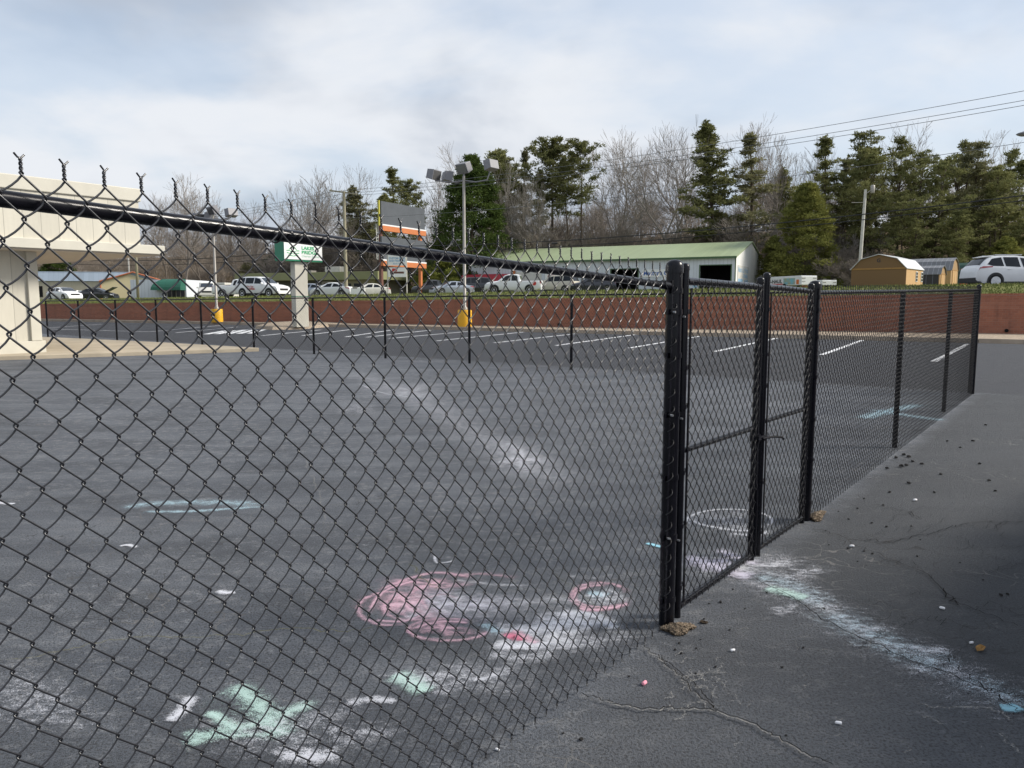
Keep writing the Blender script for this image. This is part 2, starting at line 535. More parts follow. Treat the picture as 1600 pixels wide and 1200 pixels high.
def mat_ground():
    m = bpy.data.materials.new('asphalt')
    m.use_nodes = True
    t = NT(m.node_tree)
    ge = t.n('ShaderNodeNewGeometry').outputs['Position']
    s = t.n('ShaderNodeSeparateXYZ', i0=ge)
    X, Y = s.outputs[0], s.outputs[1]
    big = t.noise(ge, 0.35, 5, 0.6)
    mid = t.noise(ge, 1.9, 6, 0.62)
    fine = t.noise(ge, 95.0, 3, 0.7)
    grit = t.noise(ge, 320.0, 2, 0.6)

    def dot(ax, ay, c):
        return t.math('ADD', t.math('ADD', t.math('MULTIPLY', X, ax), t.math('MULTIPLY', Y, ay)), c)
    wob = t.math('MULTIPLY', t.math('SUBTRACT', mid, 0.5), 0.35)
    along = t.math('ADD', dot(U[0], U[1], -float(G0 @ U)), t.math('MULTIPLY', wob, 0.8))
    sealed = t.math('SMOOTH_MIN', 1.0, t.math('MAXIMUM', t.math('MULTIPLY', t.math('SUBTRACT', along, 10.35), 3.0), 0.0), 0.05)
    # worn court
    streak = t.noise(t.map(ge, scale=(0.5, 2.3, 1), rot=(0, 0, 0.15)), 1.3, 6, 0.65)
    court = t.ramp(big, [(0.3, (0.070, 0.079, 0.096)), (0.7, (0.099, 0.111, 0.133))])
    court = t.mix(t.ramp(streak, [(0.42, 0.0), (0.68, 0.80)]), court, (0.172, 0.187, 0.211))
    drk = t.noise(t.map(ge, scale=(1, 1.7, 1), loc=(5, 2, 0)), 0.8, 5, 0.6)
    court = t.mix(t.ramp(drk, [(0.48, 0.0), (0.66, 0.65)]), court, (0.049, 0.055, 0.066))
    # scuffed pale flecks
    fl = t.noise(t.map(ge, scale=(1, 1.3, 1), rot=(0, 0, -0.1)), 9.0, 5, 0.7)
    fl2 = t.math('MULTIPLY', t.ramp(fl, [(0.52, 0.0), (0.63, 0.7)]), t.ramp(big, [(0.42, 0.25), (0.62, 1.0)]))
    court = t.mix(fl2, court, (0.27, 0.275, 0.285))
    fk = t.noise(t.map(ge, scale=(1, 1.35, 1), rot=(0, 0, 0.3), loc=(9, 4, 0)), 15.0, 6, 0.75)
    fkm = t.math('MULTIPLY', t.ramp(fk, [(0.565, 0.0), (0.64, 0.6)]), t.ramp(t.noise(ge, 0.9, 4, 0.6), [(0.42, 0.1), (0.60, 1.0)]))
    court = t.mix(fkm, court, (0.34, 0.35, 0.37))
    seal = t.ramp(mid, [(0.3, (0.026, 0.029, 0.037)), (0.7, (0.040, 0.044, 0.055))])
    col = t.mix(sealed, court, seal)
    # darker patch of newer asphalt on the near right, bounded by the seam
    a, b = gnd(1190, 885), gnd(1600, 1108)
    d = (b - a)[:2]
    d /= np.linalg.norm(d)
    nrm = np.array([-d[1], d[0]])
    if nrm @ (gnd(1550, 900)[:2] - a[:2]) < 0:
        nrm = -nrm
    dist = t.math('ADD', dot(nrm[0], nrm[1], -float(nrm @ a[:2])), t.math('MULTIPLY', wob, 0.35))
    vout = t.math('ADD', dot(-V[0], -V[1], float(G0 @ V)), 0.0)
    newer = t.math('MULTIPLY', t.math('MULTIPLY', t.math('ADD', dist, 0.03), 9.0, clamp=True), t.math('MULTIPLY', vout, 6.0, clamp=True))
    newc = t.ramp(mid, [(0.3, (0.031, 0.035, 0.041)), (0.75, (0.056, 0.062, 0.070))])
    col = t.mix(t.math('MULTIPLY', newer, t.math('SUBTRACT', 0.85, sealed, clamp=True)), col, newc)
    warm = t.math('MULTIPLY', t.math('MULTIPLY', vout, 4.0, clamp=True), t.math('SUBTRACT', 1.0, newer, clamp=True))
    col = t.mix(t.math('MULTIPLY', warm, 0.6), col, (0.068, 0.072, 0.080))
    # aggregate
    col = t.mix(t.ramp(fine, [(0.38, 0.8), (0.52, 0.0)]), col, (0.026, 0.026, 0.028))
    col = t.mix(t.ramp(grit, [(0.56, 0.0), (0.72, 0.6)]), col, (0.19, 0.185, 0.18))
    # hairline crazing in patches
    vo = t.n('ShaderNodeTexVoronoi', dict(feature='DISTANCE_TO_EDGE'), Vector=t.mix(0.22, ge, t.n('ShaderNodeTexNoise', Vector=ge, Scale=5.0).outputs[1]), Scale=5.5)
    cr = t.math('LESS_THAN', vo.outputs[0], 0.012)
    crm = t.math('MULTIPLY', cr, t.ramp(t.noise(ge, 0.75, 3), [(0.5, 0.0), (0.6, 0.8)]))
    near = t.math('LESS_THAN', Y, 9.0)
    crm = t.math('MULTIPLY', crm, near)
    col = t.mix(crm, col, t.ramp(t.noise(ge, 1.3, 2), [(0.45, (0.020, 0.020, 0.021)), (0.55, (0.17, 0.165, 0.16))]))
    p = t.n('ShaderNodeBsdfPrincipled')
    t.put(p.inputs['Base Color'], col)
    t.put(p.inputs['Roughness'], t.math('ADD', 0.66, t.math('MULTIPLY', mid, 0.25)))
    p.inputs['Specular IOR Level'].default_value = 0.45
    h = t.math('ADD', t.math('MULTIPLY', fine, 0.7), t.math('MULTIPLY', grit, 0.3))
    h = t.math('SUBTRACT', h, t.math('MULTIPLY', crm, 0.5))
    bp = t.n('ShaderNodeBump', Height=h, Strength=1.0, Distance=0.02)
    t.put(p.inputs['Normal'], bp.outputs[0])
    t.n('ShaderNodeOutputMaterial', Surface=p.outputs[0])
    return m


def mat_chalk(name, col, dens=1.0):
    m = bpy.data.materials.new(name)
    m.use_nodes = True
    t = NT(m.node_tree)
    ge = t.n('ShaderNodeNewGeometry').outputs['Position']
    at_ = t.n('ShaderNodeAttribute', dict(attribute_name='cov'))
    a = t.noise(ge, 230.0, 3, 0.85)
    b = t.noise(t.map(ge, scale=(1, 2.0, 1), rot=(0, 0, 0.35)), 16.0, 6, 0.72)
    g = t.math('SUBTRACT', t.math('ADD', t.math('MULTIPLY', a, 1.75), t.math('MULTIPLY', b, 0.95)), 0.85)
    th = t.math('SUBTRACT', 0.70, t.math('MULTIPLY', at_.outputs['Fac'], 0.58 * dens))
    al = t.math('MULTIPLY', t.math('SUBTRACT', g, th), 5.5, clamp=True)
    al = t.math('MULTIPLY', al, t.math('ADD', 0.38, t.math('MULTIPLY', at_.outputs['Fac'], 0.42), clamp=True))
    d = t.n('ShaderNodeBsdfDiffuse', Color=col)
    tr = t.n('ShaderNodeBsdfTransparent')
    ms = t.n('ShaderNodeMixShader', i0=al, i1=tr.outputs[0], i2=d.outputs[0])
    t.n('ShaderNodeOutputMaterial', Surface=ms.outputs[0])
    return m


def mat_grass():
    m = bpy.data.materials.new('grass')
    m.use_nodes = True
    t = NT(m.node_tree)
    ge = t.n('ShaderNodeNewGeometry')
    P = ge.outputs['Position']
    a = t.noise(P, 0.5, 5, 0.65)
    b = t.noise(P, 9.0, 4, 0.7)
    c = t.mix(t.ramp(a, [(0.35, 0.0), (0.7, 1.0)]), (0.125, 0.165, 0.050), (0.22, 0.215, 0.095))
    c = t.mix(t.ramp(b, [(0.35, 0.7), (0.6, 0.0)]), c, (0.10, 0.135, 0.045))
    c = t.mix(t.math('MULTIPLY', ge.outputs['Random Per Island'], 0.3), c, (0.24, 0.24, 0.08))
    d = t.n('ShaderNodeBsdfDiffuse', Color=c)
    t.n('ShaderNodeOutputMaterial', Surface=d.outputs[0])
    return m


def mat_upper():
    """upper terrace: grass first, then drives and gravel, then leaf litter up the hill"""
    m = bpy.data.materials.new('upper_ground')
    m.use_nodes = True
    t = NT(m.node_tree)
    P = t.n('ShaderNodeNewGeometry').outputs['Position']
    a = t.noise(P, 0.12, 5, 0.6)
    b = t.noise(P, 2.0, 5, 0.7)
    g = t.mix(t.ramp(b, [(0.3, 0.0), (0.7, 1.0)]), (0.10, 0.125, 0.045), (0.19, 0.18, 0.085))
    br = t.mix(t.ramp(b, [(0.3, 0.0), (0.7, 1.0)]), (0.065, 0.050, 0.034), (0.15, 0.115, 0.075))
    s = t.n('ShaderNodeSeparateXYZ', i0=P)
    k = t.math('MULTIPLY', t.math('SUBTRACT', t.math('ADD', s.outputs[1], t.math('MULTIPLY', a, 30.0)), 110.0), 0.06, clamp=True)
    d = t.n('ShaderNodeBsdfDiffuse', Color=t.mix(k, g, br))
    t.n('ShaderNodeOutputMaterial', Surface=d.outputs[0])
    return m


M['asphalt'] = mat_ground()
M['grass'] = mat_grass()
M['upper'] = mat_upper()
M['gravel'] = mat('gravel_bed', (0.38, 0.31, 0.235), 0.95, 0.2, var=0.45, vscale=14, bump=0.7, bscale=60)
M['roadtar'] = mat('road_asphalt', (0.06, 0.06, 0.062), 0.8, 0.4, var=0.2, vscale=2, bump=0.2, bscale=50)
M['linepaint'] = mat('line_paint', (0.78, 0.79, 0.80), 0.7, var=0.3, vscale=5, dark=(0.45, 0.455, 0.47))
M['crackdark'] = mat('crack', (0.012, 0.011, 0.010), 0.95, 0.1, var=0.4, vscale=30)
M['crackpale'] = mat_chalk('chalky_crack', (0.34, 0.33, 0.31), 0.85)
M['crackmoss'] = mat_chalk('mossy_crack', (0.20, 0.19, 0.10), 1.1)
M['c_white'] = mat_chalk('white_chalk_dust', (0.74, 0.75, 0.80))
M['c_pink'] = mat_chalk('pink_chalk_dust', (0.76, 0.50, 0.58))
M['c_red'] = mat_chalk('red_chalk_dust', (0.74, 0.22, 0.32))
M['c_mint'] = mat_chalk('mint_chalk_dust', (0.56, 0.76, 0.69))
M['c_blue'] = mat_chalk('blue_chalk_dust', (0.50, 0.68, 0.76))
M['c_lav'] = mat_chalk('lavender_chalk_dust', (0.66, 0.63, 0.74))
M['c_sky'] = mat_chalk('bright_blue_chalk', (0.34, 0.64, 0.76), 1.4)

# ------------------------------------------------------------------ setting: lot, kerb, terrace
WALL = [(34.0, 23.0), (20.0, 29.6), (1.6, 37.8), (-5.4, 41.8), (-17.9, 47.6), (-34.0, 55.0), (-60.0, 67.0)]
KERB = [(31.0, 16.0), (16.8, 24.8), (1.45, 34.0), (-6.0, 38.9), (-17.0, 45.3), (-34.0, 53.6), (-60.0, 65.8)]


def wall_top(X):
    return 1.70 + (X - 20.0) * (0.52 / 54.0)


lot = MB().poly([(-90, -12, 0), (60, -12, 0), (60, 60, 0), (-90, 90, 0)]).build('parking_lot', M['asphalt'])
tag(lot, kind='structure')

# terrace behind the brick wall and the hill beyond, one sheet out to the horizon
wx = np.concatenate([np.linspace(60, 34, 4, endpoint=False), np.interp(np.linspace(0, 1, 25), [0, 1], [34, -60]), [-80, -140, -400]])
wpts = []
for x in wx:
    xs = [p[0] for p in WALL][::-1]
    ys = [p[1] for p in WALL][::-1]
    y = np.interp(x, xs, ys)
    if x > 34:
        y = 23.0 - (x - 34) * 0.63
    if x < -60:
        y = 67.0 - (x + 60) * 0.47
    wpts.append((x, y))
ND = np.array([0.43, 0.90])
ds = [0.0, 0.5, 1.2, 2.2, 3.5, 5.0, 7.0, 10.0, 15.0, 25.0, 40.0, 55.0, 75.0, 100.0, 125.0, 160.0, 220.0, 400.0, 900.0, 2000.0]


def terr_full(x, y, d, xw):
    base = wall_top(min(max(xw, -60), 34)) - 0.03
    pl = 1.594 + 0.0145 * max(min(x, 60), -60) + 0.0069 * min(y, 150)
    k = min(1, max(0, d / 7.0))
    k = k * k * (3 - 2 * k)
    z = base + (pl - base) * k
    if d > 70:
        q = min(1, (d - 70) / 110.0)
        z += 15.0 * q * q * (3 - 2 * q)
    return z


gv, gf = [], []
for i, (x, y) in enumerate(wpts):
    for d in ds:
        X, Y = x + ND[0] * d * 0.6 + x * 0.0006 * d, y + ND[1] * d
        gv.append((X, Y, terr_full(X, Y, d, x)))
nd_ = len(ds)
for i in range(len(wpts) - 1):
    for j in range(nd_ - 1):
        a = i * nd_ + j
        gf.append((a, a + 1, a + nd_ + 1, a + nd_))
ug = link('upper_ground', mesh_np('upper_ground', gv, gf), M['upper'], smooth=True)
tag(ug, kind='structure')


def zat(X, Y):
    """ground height on the terrace"""
    best = min(range(len(wpts) - 1), key=lambda i: abs(wpts[i][0] - (X - ND[0] * 0.6 * 0)))
    d = (Y - np.interp(X, [p[0] for p in wpts][::-1], [p[1] for p in wpts][::-1])) / 1.17
    return terr_full(X, Y, max(0, d), X)


# the street on the terrace
rv, rf = [], []
for i, (x, y) in enumerate(wpts[2:-1]):
    for d in (8.0, 12.0, 17.0):
        X, Y = x + ND[0] * d * 0.6 + x * 0.0006 * d, y + ND[1] * d
        rv.append((X, Y, terr_full(X, Y, d, x) + 0.03))
nn = len(rv) // 3
for i in range(nn - 1):
    for j in range(2):
        a = i * 3 + j
        rf.append((a, a + 1, a + 4, a + 3))
tag(link('street', mesh_np('street', rv, rf), M['roadtar'], smooth=True), kind='structure')

# grass blades on the strip above the wall
n = 42000
tpar = rng.random(n)
xw = 34 - tpar * 94
xs_, ys_ = [p[0] for p in WALL][::-1], [p[1] for p in WALL][::-1]
yw = np.interp(xw, xs_, ys_)
dd = rng.random(n) ** 1.3 * 7.6 + 0.02
gx = xw + ND[0] * dd * 0.6
gy = yw + ND[1] * dd
gz = np.array([terr_full(a, b, c, e) for a, b, c, e in zip(gx, gy, dd, xw)])
hh = 0.05 + 0.09 * rng.random(n)
aa = rng.random(n) * 6.283
wv = 0.035
base = np.stack([gx, gy, gz - 0.02], 1)
off = np.stack([np.cos(aa) * wv, np.sin(aa) * wv, np.zeros(n)], 1)
tip = base + np.stack([rng.normal(0, .03, n), rng.normal(0, .03, n), hh], 1)
gvv = np.stack([base - off, base + off, tip], 1).reshape(-1, 3)
tag(link('grass', mesh_np('grass', gvv, np.arange(3 * n).reshape(-1, 3)), M['grass']), 'short yellow green grass on the strip above the brick wall', 'grass', kind='stuff')

# gravel bed between kerb and wall, and the kerb
kz = 0.15
gb = MB()
for (k0, k1, w0, w1) in zip(KERB[:-1], KERB[1:], WALL[:-1], WALL[1:]):
    gb.poly([(*w0, kz - 0.03), (*w1, kz - 0.03), (*k1, kz - 0.03), (*k0, kz - 0.03)])
tag(gb.build('gravel_bed', M['gravel']), kind='structure')
kb = MB()
for (a, b) in zip(KERB[:-1], KERB[1:]):
    a, b = np.array(a), np.array(b)
    nstep = max(1, int(np.linalg.norm(b - a) / 1.2))
    for i in range(nstep):
        p, q = a + (b - a) * (i / nstep), a + (b - a) * ((i + 0.985) / nstep)
        nr = np.array([-(b - a)[1], (b - a)[0]]) / np.linalg.norm(b - a)
        if nr[1] > 0:
            nr = -nr
        o1, o2 = nr * 0.22, nr * 0.02
        kb.add([(*(p + o1), 0), (*(q + o1), 0), (*(q + o2 * 9), kz), (*(p + o2 * 9), kz), (*(q - nr * 0.05), kz), (*(p - nr * 0.05), kz)],
               [(0, 1, 2, 3), (3, 2, 4, 5)])
        kb.add([(*(p + o1), 0), (*(p + o2 * 9), kz), (*(p - nr * .05), 0)], [(0, 1, 2)])
tag(kb.build('kerb', M['kerb']), kind='structure')


# brick retaining wall, straight bays with a slight set-back coping
br = empty('retaining_wall', 'long red brick retaining wall along the far edge of the parking lot', 'wall', (*WALL[3], 0))
bmw, bmc = [], []
for (a, b) in zip(WALL[:-1], WALL[1:]):
    a, b = np.array(a), np.array(b)
    L = np.linalg.norm(b - a)
    ang = math.atan2((b - a)[1], (b - a)[0])
    mb = MB()
    za, zb = wall_top(a[0]), wall_top(b[0])
    mb.add([(0, 0, 0), (L, 0, 0), (L, -0.3, 0), (0, -0.3, 0), (0, 0, za - .09), (L, 0, zb - .09), (L, -0.3, zb - .09), (0, -0.3, za - .09)],
           [(0, 1, 5, 4), (1, 2, 6, 5), (2, 3, 7, 6), (3, 0, 4, 7), (4, 5, 6, 7)])
    o = mb.build('brick_face', M['brick'], br, (a[0] - WALL[3][0], a[1] - WALL[3][1], 0), ang)
    mc = MB()
    mc.add([(0, 0.025, za - .088), (L, 0.025, zb - .088), (L, -0.3, zb - .088), (0, -0.3, za - .088), (0, 0.025, za), (L, 0.025, zb), (L, -0.3, zb), (0, -0.3, za)],
           [(0, 1, 5, 4), (1, 2, 6, 5), (2, 3, 7, 6), (3, 0, 4, 7), (4, 5, 6, 7), (0, 3, 2, 1)])
    mc.build('coping', M['brick'], br, (a[0] - WALL[3][0], a[1] - WALL[3][1], 0), ang)
wh = MB()
for (x, y) in [(1538, 516), (1040, 509), (870, 506)]:
    P = gnd(x, y + 3, 0.12)
    yw_ = np.interp(P[0], xs_, ys_)
    wh.tube([(P[0] - 0.02, yw_ - 0.06, 0.24), (P[0] + 0.02, yw_ + 0.02, 0.24)], 0.07, 10)
wh.v = [(x - WALL[3][0], y - WALL[3][1], z) for x, y, z in wh.v]
wh.build('weep_hole', M['dark'], br)


# parking bay lines, thin painted sheets
def line_obj(p, q, wd=0.14):
    a, b = gnd(*p), gnd(*q)
    d = (b - a)
    d /= np.linalg.norm(d)
    nn_ = np.array([-d[1], d[0], 0]) * wd / 2
    return a, b, nn_


bays = [((409, 524.5), (502, 515.5)), ((472, 524.5), (556, 514.0)), ((540, 526.5), (614, 515.5)), ((573, 527), (676, 515.6)), ((608, 529), (742, 517)),
        ((682, 532.7), (818, 519)), ((772, 535.8), (899, 521.6)), ((869, 540), (994, 522.8)), ((983, 544), (1100, 524.3)), ((1117, 549.4), (1220, 527)),
        ((1284, 554.5), (1354, 529.4)), ((1459, 565), (1512, 537.6))]
names = ['leftmost bay line, nearest the sign column', 'second bay line right of the sign column', 'bay line under the billboard left post', 'bay line left of the yellow lamp base',
         'bay line ending at the yellow lamp base', 'bay line just right of the yellow lamp base', 'bay line below the white pickup', 'bay line left of the gate post below the navy car',
         'bay line passing behind the gate post', 'bay line seen through the gate leaves', 'bay line right of the gate seen through mesh', 'short bay line near the far fence corner']
for (p, q), nm in zip(bays, names):
    a, b, o_ = line_obj(p, q)
    P = [a + o_, a - o_, b - o_, b + o_]
    o = MB().poly([(x, y, 0.004) for x, y, z in P]).build('bay_line', M['linepaint'])
    tag(o, 'white painted ' + nm, 'painted line', 'parking bay lines')
extra = [((73, 514), (234, 518.5), .10), ((73, 512.5), (160, 506.5), .10), ((234, 518.5), (345, 508.5), .10), ((275, 520), (372, 511), .10), ((322, 522), (403, 513), .12)]
for (p, q, wd), nm in zip(extra, ['long cross line behind the cream building', 'slanted line nearest the cream building column', 'slanted line left of the far yellow lamp base',
                                  'slanted line crossing below the far lamp base', 'slanted line right of the far lamp base']):
    a, b, o_ = line_obj(p, q, wd)
    tag(MB().poly([(x, y, 0.0042) for x, y, z in (a + o_, a - o_, b - o_, b + o_)]).build('bay_line', M['linepaint']), 'white painted ' + nm, 'painted line', 'parking bay lines')
hm = MB()
for k in range(5):
    a, b, o_ = line_obj((322 + k * 17, 522.5 - k * 0.3), (352 + k * 15, 517.0 - k * .45), 0.28)
    hm.poly([(x, y, 0.008) for x, y, z in (a + o_, a - o_, b - o_, b + o_)])
tag(hm.build('hatched_marking', M['linepaint']), 'white hatched no parking marking in front of the sign island', 'painted marking')

# island round the sign column and the slab under the cream canopy
isl = MB()
c0 = gnd(470, 507)
ring = [gnd(x, y) for x, y in [(398, 513.5), (425, 515.5), (470, 514.5), (520, 510.5), (565, 506.5), (560, 503.5), (500, 503.0), (430, 505.5)]]
isl.add([(p[0], p[1], 0) for p in ring] + [(p[0] * .97 + c0[0] * .03, p[1] * .97 + c0[1] * .03, .14) for p in ring] + [(c0[0], c0[1], .24)],
        [(i, (i + 1) % 8, (i + 1) % 8 + 8, i + 8) for i in range(8)] + [(i + 8, (i + 1) % 8 + 8, 16) for i in range(8)])
tag(isl.build('island', M['gravel']), kind='structure')

sl = [gnd(405, 549), gnd(0, 563), gnd(-260, 573), gnd(-420, 545), gnd(70, 530.5), gnd(240, 539)]
slm = MB()
zt = 0.10
slm.add([(p[0], p[1], 0) for p in sl] + [(p[0], p[1], zt) for p in sl],
        [(i, (i + 1) % 6, (i + 1) % 6 + 6, i + 6) for i in range(6)] + [tuple(range(6, 12))])
tag(slm.build('walkway', M['concrete'], bevel=0.015), kind='structure')


# ------------------------------------------------------------------ chain-link fences
def chain_mesh(s0, ncol, w_, rows, zb, zt, r, seg, sides, depth, twist=None, bow=0.0, jitter=0.0):
    """woven wire in the local fence plane: x along, y out of plane, z up. zb, zt = functions of s.
    Every wire is a flattened spiral that hooks round its neighbours."""
    nw = 2 * ncol
    hs = 2 * rows
    fr = np.array({1: [0.0], 2: [0.0, 0.5], 6: [0.0, 0.04, 0.10, 0.28, 0.5, 0.72, 0.90, 0.96]}[seg])
    yy = {1: [0.0], 2: [0.0, 1.0], 6: [0.0, 0.7, 1.0, 1.0, 1.0, 1.0, 1.0, 0.7]}[seg]
    bb = {1: [0.0], 2: [0.0, 1.0], 6: [0.0, 0.05, 0.2, 0.8, 1.0, 0.8, 0.2, 0.05]}[seg]
    tau = 0.10 if seg == 6 else 0.0          # rounding of the bends

    def gx(t):
        if not tau:
            return t
        lo = t * t / (2 * tau) + tau / 2
        u = 1 - t
        hi = 1 - (u * u / (2 * tau) + tau / 2)
        return np.where(t < tau, lo, np.where(t > 1 - tau, hi, t))
    k = np.arange(nw)[:, None]
    i = np.arange(hs)[None, :]
    right = (i + k) % 2                       # 0: at the left extreme, 1: at the right
    sgn = np.where(right == 0, 1.0, -1.0)     # direction of travel
    hook = r * 0.95 if seg != 6 else 0.0047
    xl = s0 + k * (w_ / 2) - hook
    span = w_ / 2 + 2 * hook
    tt = fr[None, None, :]
    X = xl[..., None] + span * np.where(right[..., None] == 0, gx(tt), 1 - gx(tt))
    Yd = depth * sgn[..., None] * np.array(yy)[None, None, :]
    Zf = (i[..., None] + tt) / hs + 0 * X
    bw = bow * np.array(bb)[None, None, :]
    X = X + 0 * Zf + bw * np.where(sgn > 0, 0.75, 0.05)[..., None]
    X = X.reshape(nw, -1)
    Yd = (Yd + 0 * tt).reshape(nw, -1)
    up_ = np.where(sgn > 0, 1.0, 0.12)[..., None]
    Zf = (Zf - bw / (rows * w_) * up_ * 0.9).reshape(nw, -1)
    # last point
    Xe = np.where((hs + k) % 2 == 0, xl + gx(np.array(0.0)) * span, xl + span - gx(np.array(0.0)) * span)
    X = np.concatenate([X, Xe], 1)
    Yd = np.concatenate([Yd, np.zeros((nw, 1))], 1)
    Zf = np.concatenate([Zf, np.ones((nw, 1))], 1)
    if jitter:
        ph = rng.random((nw, 1)) * 6.28
        X = X + jitter * np.sin(Zf * 9 + ph) + jitter * 0.8 * np.sin(X * 7.0 + Zf * 5)
        Yd = Yd + jitter * 1.5 * np.sin(X * 2.3) + jitter * 1.5 * np.sin(Zf * 6.0 + X * 1.1)
    zbv, ztv = zb(X), zt(X)
    Z = zbv + (ztv - zbv) * Zf
    P = np.stack([X, Yd, Z], -1)
    parts = [tubes_np(P, r, sides)]
    if twist:
        # each pair of wires ends in a twist with two cut ends sticking out
        top_right = (hs + np.arange(nw)) % 2 == 1
        xs = xl[:, 0][top_right] + span - hook
        parts += twists(xs, zt, r, twist, 1)
        bot_right = (np.arange(nw)) % 2 == 1
        xs = xl[:, 0][bot_right] + span - hook
        parts += twists(xs, zb, r, twist, -1)
    return join_np(parts)


def twists(xs, zf, r, kind, up):
    out = []
    if kind == 'barb':
        t = np.linspace(0, 1, 15)
        H = 0.022 if up > 0 else 0.012
        for ph in (0, math.pi):
            ang = t * 1.5 * 2 * math.pi + ph
            x = xs[:, None] + r * 1.0 * np.cos(ang)[None, :]
            y = 0 * x + r * 1.0 * np.sin(ang)[None, :]
            z = zf(x) + up * (t * H)[None, :]
            ex = 1 if ph == 0 else -1
            sp = np.array([0.35, 1.0])
            jit = rng.normal(0, 0.0012, (len(xs), 1))
            ex_x = xs[:, None] + ex * 0.0085 * sp[None, :] + jit
            ex_y = ex * 0.003 * sp[None, :] + 0 * ex_x
            ex_z = zf(ex_x) + up * (H + 0.0085 * sp[None, :]) + jit
            P = np.stack([np.concatenate([x, ex_x], 1), np.concatenate([y, ex_y], 1), np.concatenate([z, ex_z], 1)], -1)
            out.append(tubes_np(P, r * 0.9, 6))
    elif kind == 'loop':
        t = np.linspace(-0.35 * math.pi, 1.35 * math.pi, 9)
        x = xs[:, None] + 0.010 * np.cos(t)[None, :]
        y = 0 * x + 0.004 * np.cos(t)[None, :]
        z = zf(x) + up * (0.006 + 0.010 * np.sin(t))[None, :]
        out.append(tubes_np(np.stack([x, y, z], -1), r, 5))
    elif kind == 'spike':
        t = np.array([0.0, 0.5, 1.0])
        for e in (-1, 1):
            x = xs[:, None] + e * (0.002 + 0.008 * t ** 3)[None, :]
            z = zf(x) + up * (0.03 * t)[None, :]
            out.append(tubes_np(np.stack([x, 0 * x, z], -1), r, 3))
    return out


def lin(a, za, b, zb_):
    return lambda s: za + (zb_ - za) * (s - a) / (b - a)


def post(mb, s, r, z, v=0.0, cap=True, n=24):
    prof = [(r, -0.02), (r, z)]
    if cap:
        prof += [(r * 1.13, z), (r * 1.13, z + r * .75), (r * 1.05, z + r * 1.15), (r * .82, z + r * 1.45), (r * .5, z + r * 1.62), (r * .12, z + r * 1.68)]
    mb.lathe(prof, (s, v, 0), n)
    return mb


def band(s, r, z, h=0.022, v=0.0, lug=True, side=-1):
    mb = MB()
    mb.lathe([(r + .0005, z - h / 2), (r + .004, z - h / 2), (r + .004, z + h / 2), (r + .0005, z + h / 2)], (s, v, 0), 24)
    if lug:
        mb.box(s + side * (r + .001), s + side * (r + .032), v - .006, v + .001, z - h / 2, z + h / 2)
    return mb


RAIL_R = 0.0143
VOFF = 0.028         # posts and rail stand on the court side of the mesh
# --- left run
rail_l = lin(-2.453, 1.570, 0.0, 1.467)
lf = empty('chain_link_fence', 'nearest black chain link fence run on the left, ending at the thick gate post', 'fence', G0, FROT)
zbl = lin(-3, 0.055, 0.0, 0.018)
ztl = lin(-2.43, 1.611, -0.12, 1.524)
WCOL = 0.0646
v_, f_ = chain_mesh(-2.4300 - 26 * WCOL, 62, WCOL, 21, zbl, ztl, 0.0018, 6, 6, 0.0023, 'barb', 0.0030, 0.0008)
link('wire_mesh', mesh_np('wire_mesh', v_, f_), M['wire'], lf, smooth=True)
MB().tube([(-4.1, VOFF, rail_l(-4.1)), (-2.2, VOFF, rail_l(-2.2)), (-0.03, VOFF - .01, rail_l(-0.03))], RAIL_R, 20).build('top_rail', M['vinyl'], lf, smooth=True, angle=60)
post(MB(), -0.012, 0.0335, 1.520, 0.012).build('terminal_post', M['vinyl'], lf, smooth=True, angle=50)
post(MB(), -3.45, 0.025, 1.575, VOFF, cap=True).build('line_post', M['vinyl'], lf, smooth=True, angle=50)
for z in (1.447, 1.36, 1.18, 0.93, 0.66, 0.40, 0.12):
    band(-0.012, 0.0335, z, 0.022, 0.012).build('tension_band', M['vinyl'], lf, smooth=True, angle=40)
for z in (1.36, 0.93, 0.40):
    MB().tube([(-0.052, 0.0, z), (-0.052, -0.016, z)], 0.005, 8).build('bolt', M['bolt'], lf, smooth=True, angle=40)
    MB().tube([(0.008, -0.020, z - .02), (0.008, -0.032, z - .02)], 0.004, 8).build('bolt', M['bolt'], lf, smooth=True, angle=40)
MB().box(-0.062, -0.046, -0.004, 0.001, 0.03, 1.49).build('tension_bar', M['vinyl'], lf)
for s in (-1.93, -1.02, -2.9):                           # tie wires round the rail
    z = rail_l(s)
    t = np.linspace(-2.4, 2.6, 14)
    pts = [(s + .004 * q, VOFF - math.cos(q) * (RAIL_R + .003) - .006 * max(0, abs(q) - 2) * 0, z + math.sin(q) * (RAIL_R + .003)) for q in t]
    pts += [(s + .02, -0.006, z - .004), (s + .006, -.008, z + .006)]
    MB().tube(pts, 0.0022, 7).build('tie_wire', M['wire'], lf, smooth=True)
cup = MB().tube([(-0.11, VOFF - .01, rail_l(-0.11)), (-0.035, VOFF - .012, rail_l(-0.035))], [RAIL_R + .004, RAIL_R + .006], 16)
cup.build('rail_cup', M['vinyl'], lf, smooth=True, angle=40)
# mesh wires wrapped round the tension bar: pieces curling over the post side
wr = []
zz = np.arange(0.08, 1.46, 0.0712)
t = np.linspace(0, 1, 7)
P = np.stack([np.stack([-0.075 + 0.043 * t + 0 * t, -0.004 - 0.016 * np.sin(t * math.pi), z + 0.036 * t], -1) for z in zz])
for P_ in P:
    v_, f_ = tubes_np(P_[None], 0.002, 6)
    link('wire_wrap', mesh_np('wire_wrap', v_, f_), M['wirefar'], lf, smooth=True)


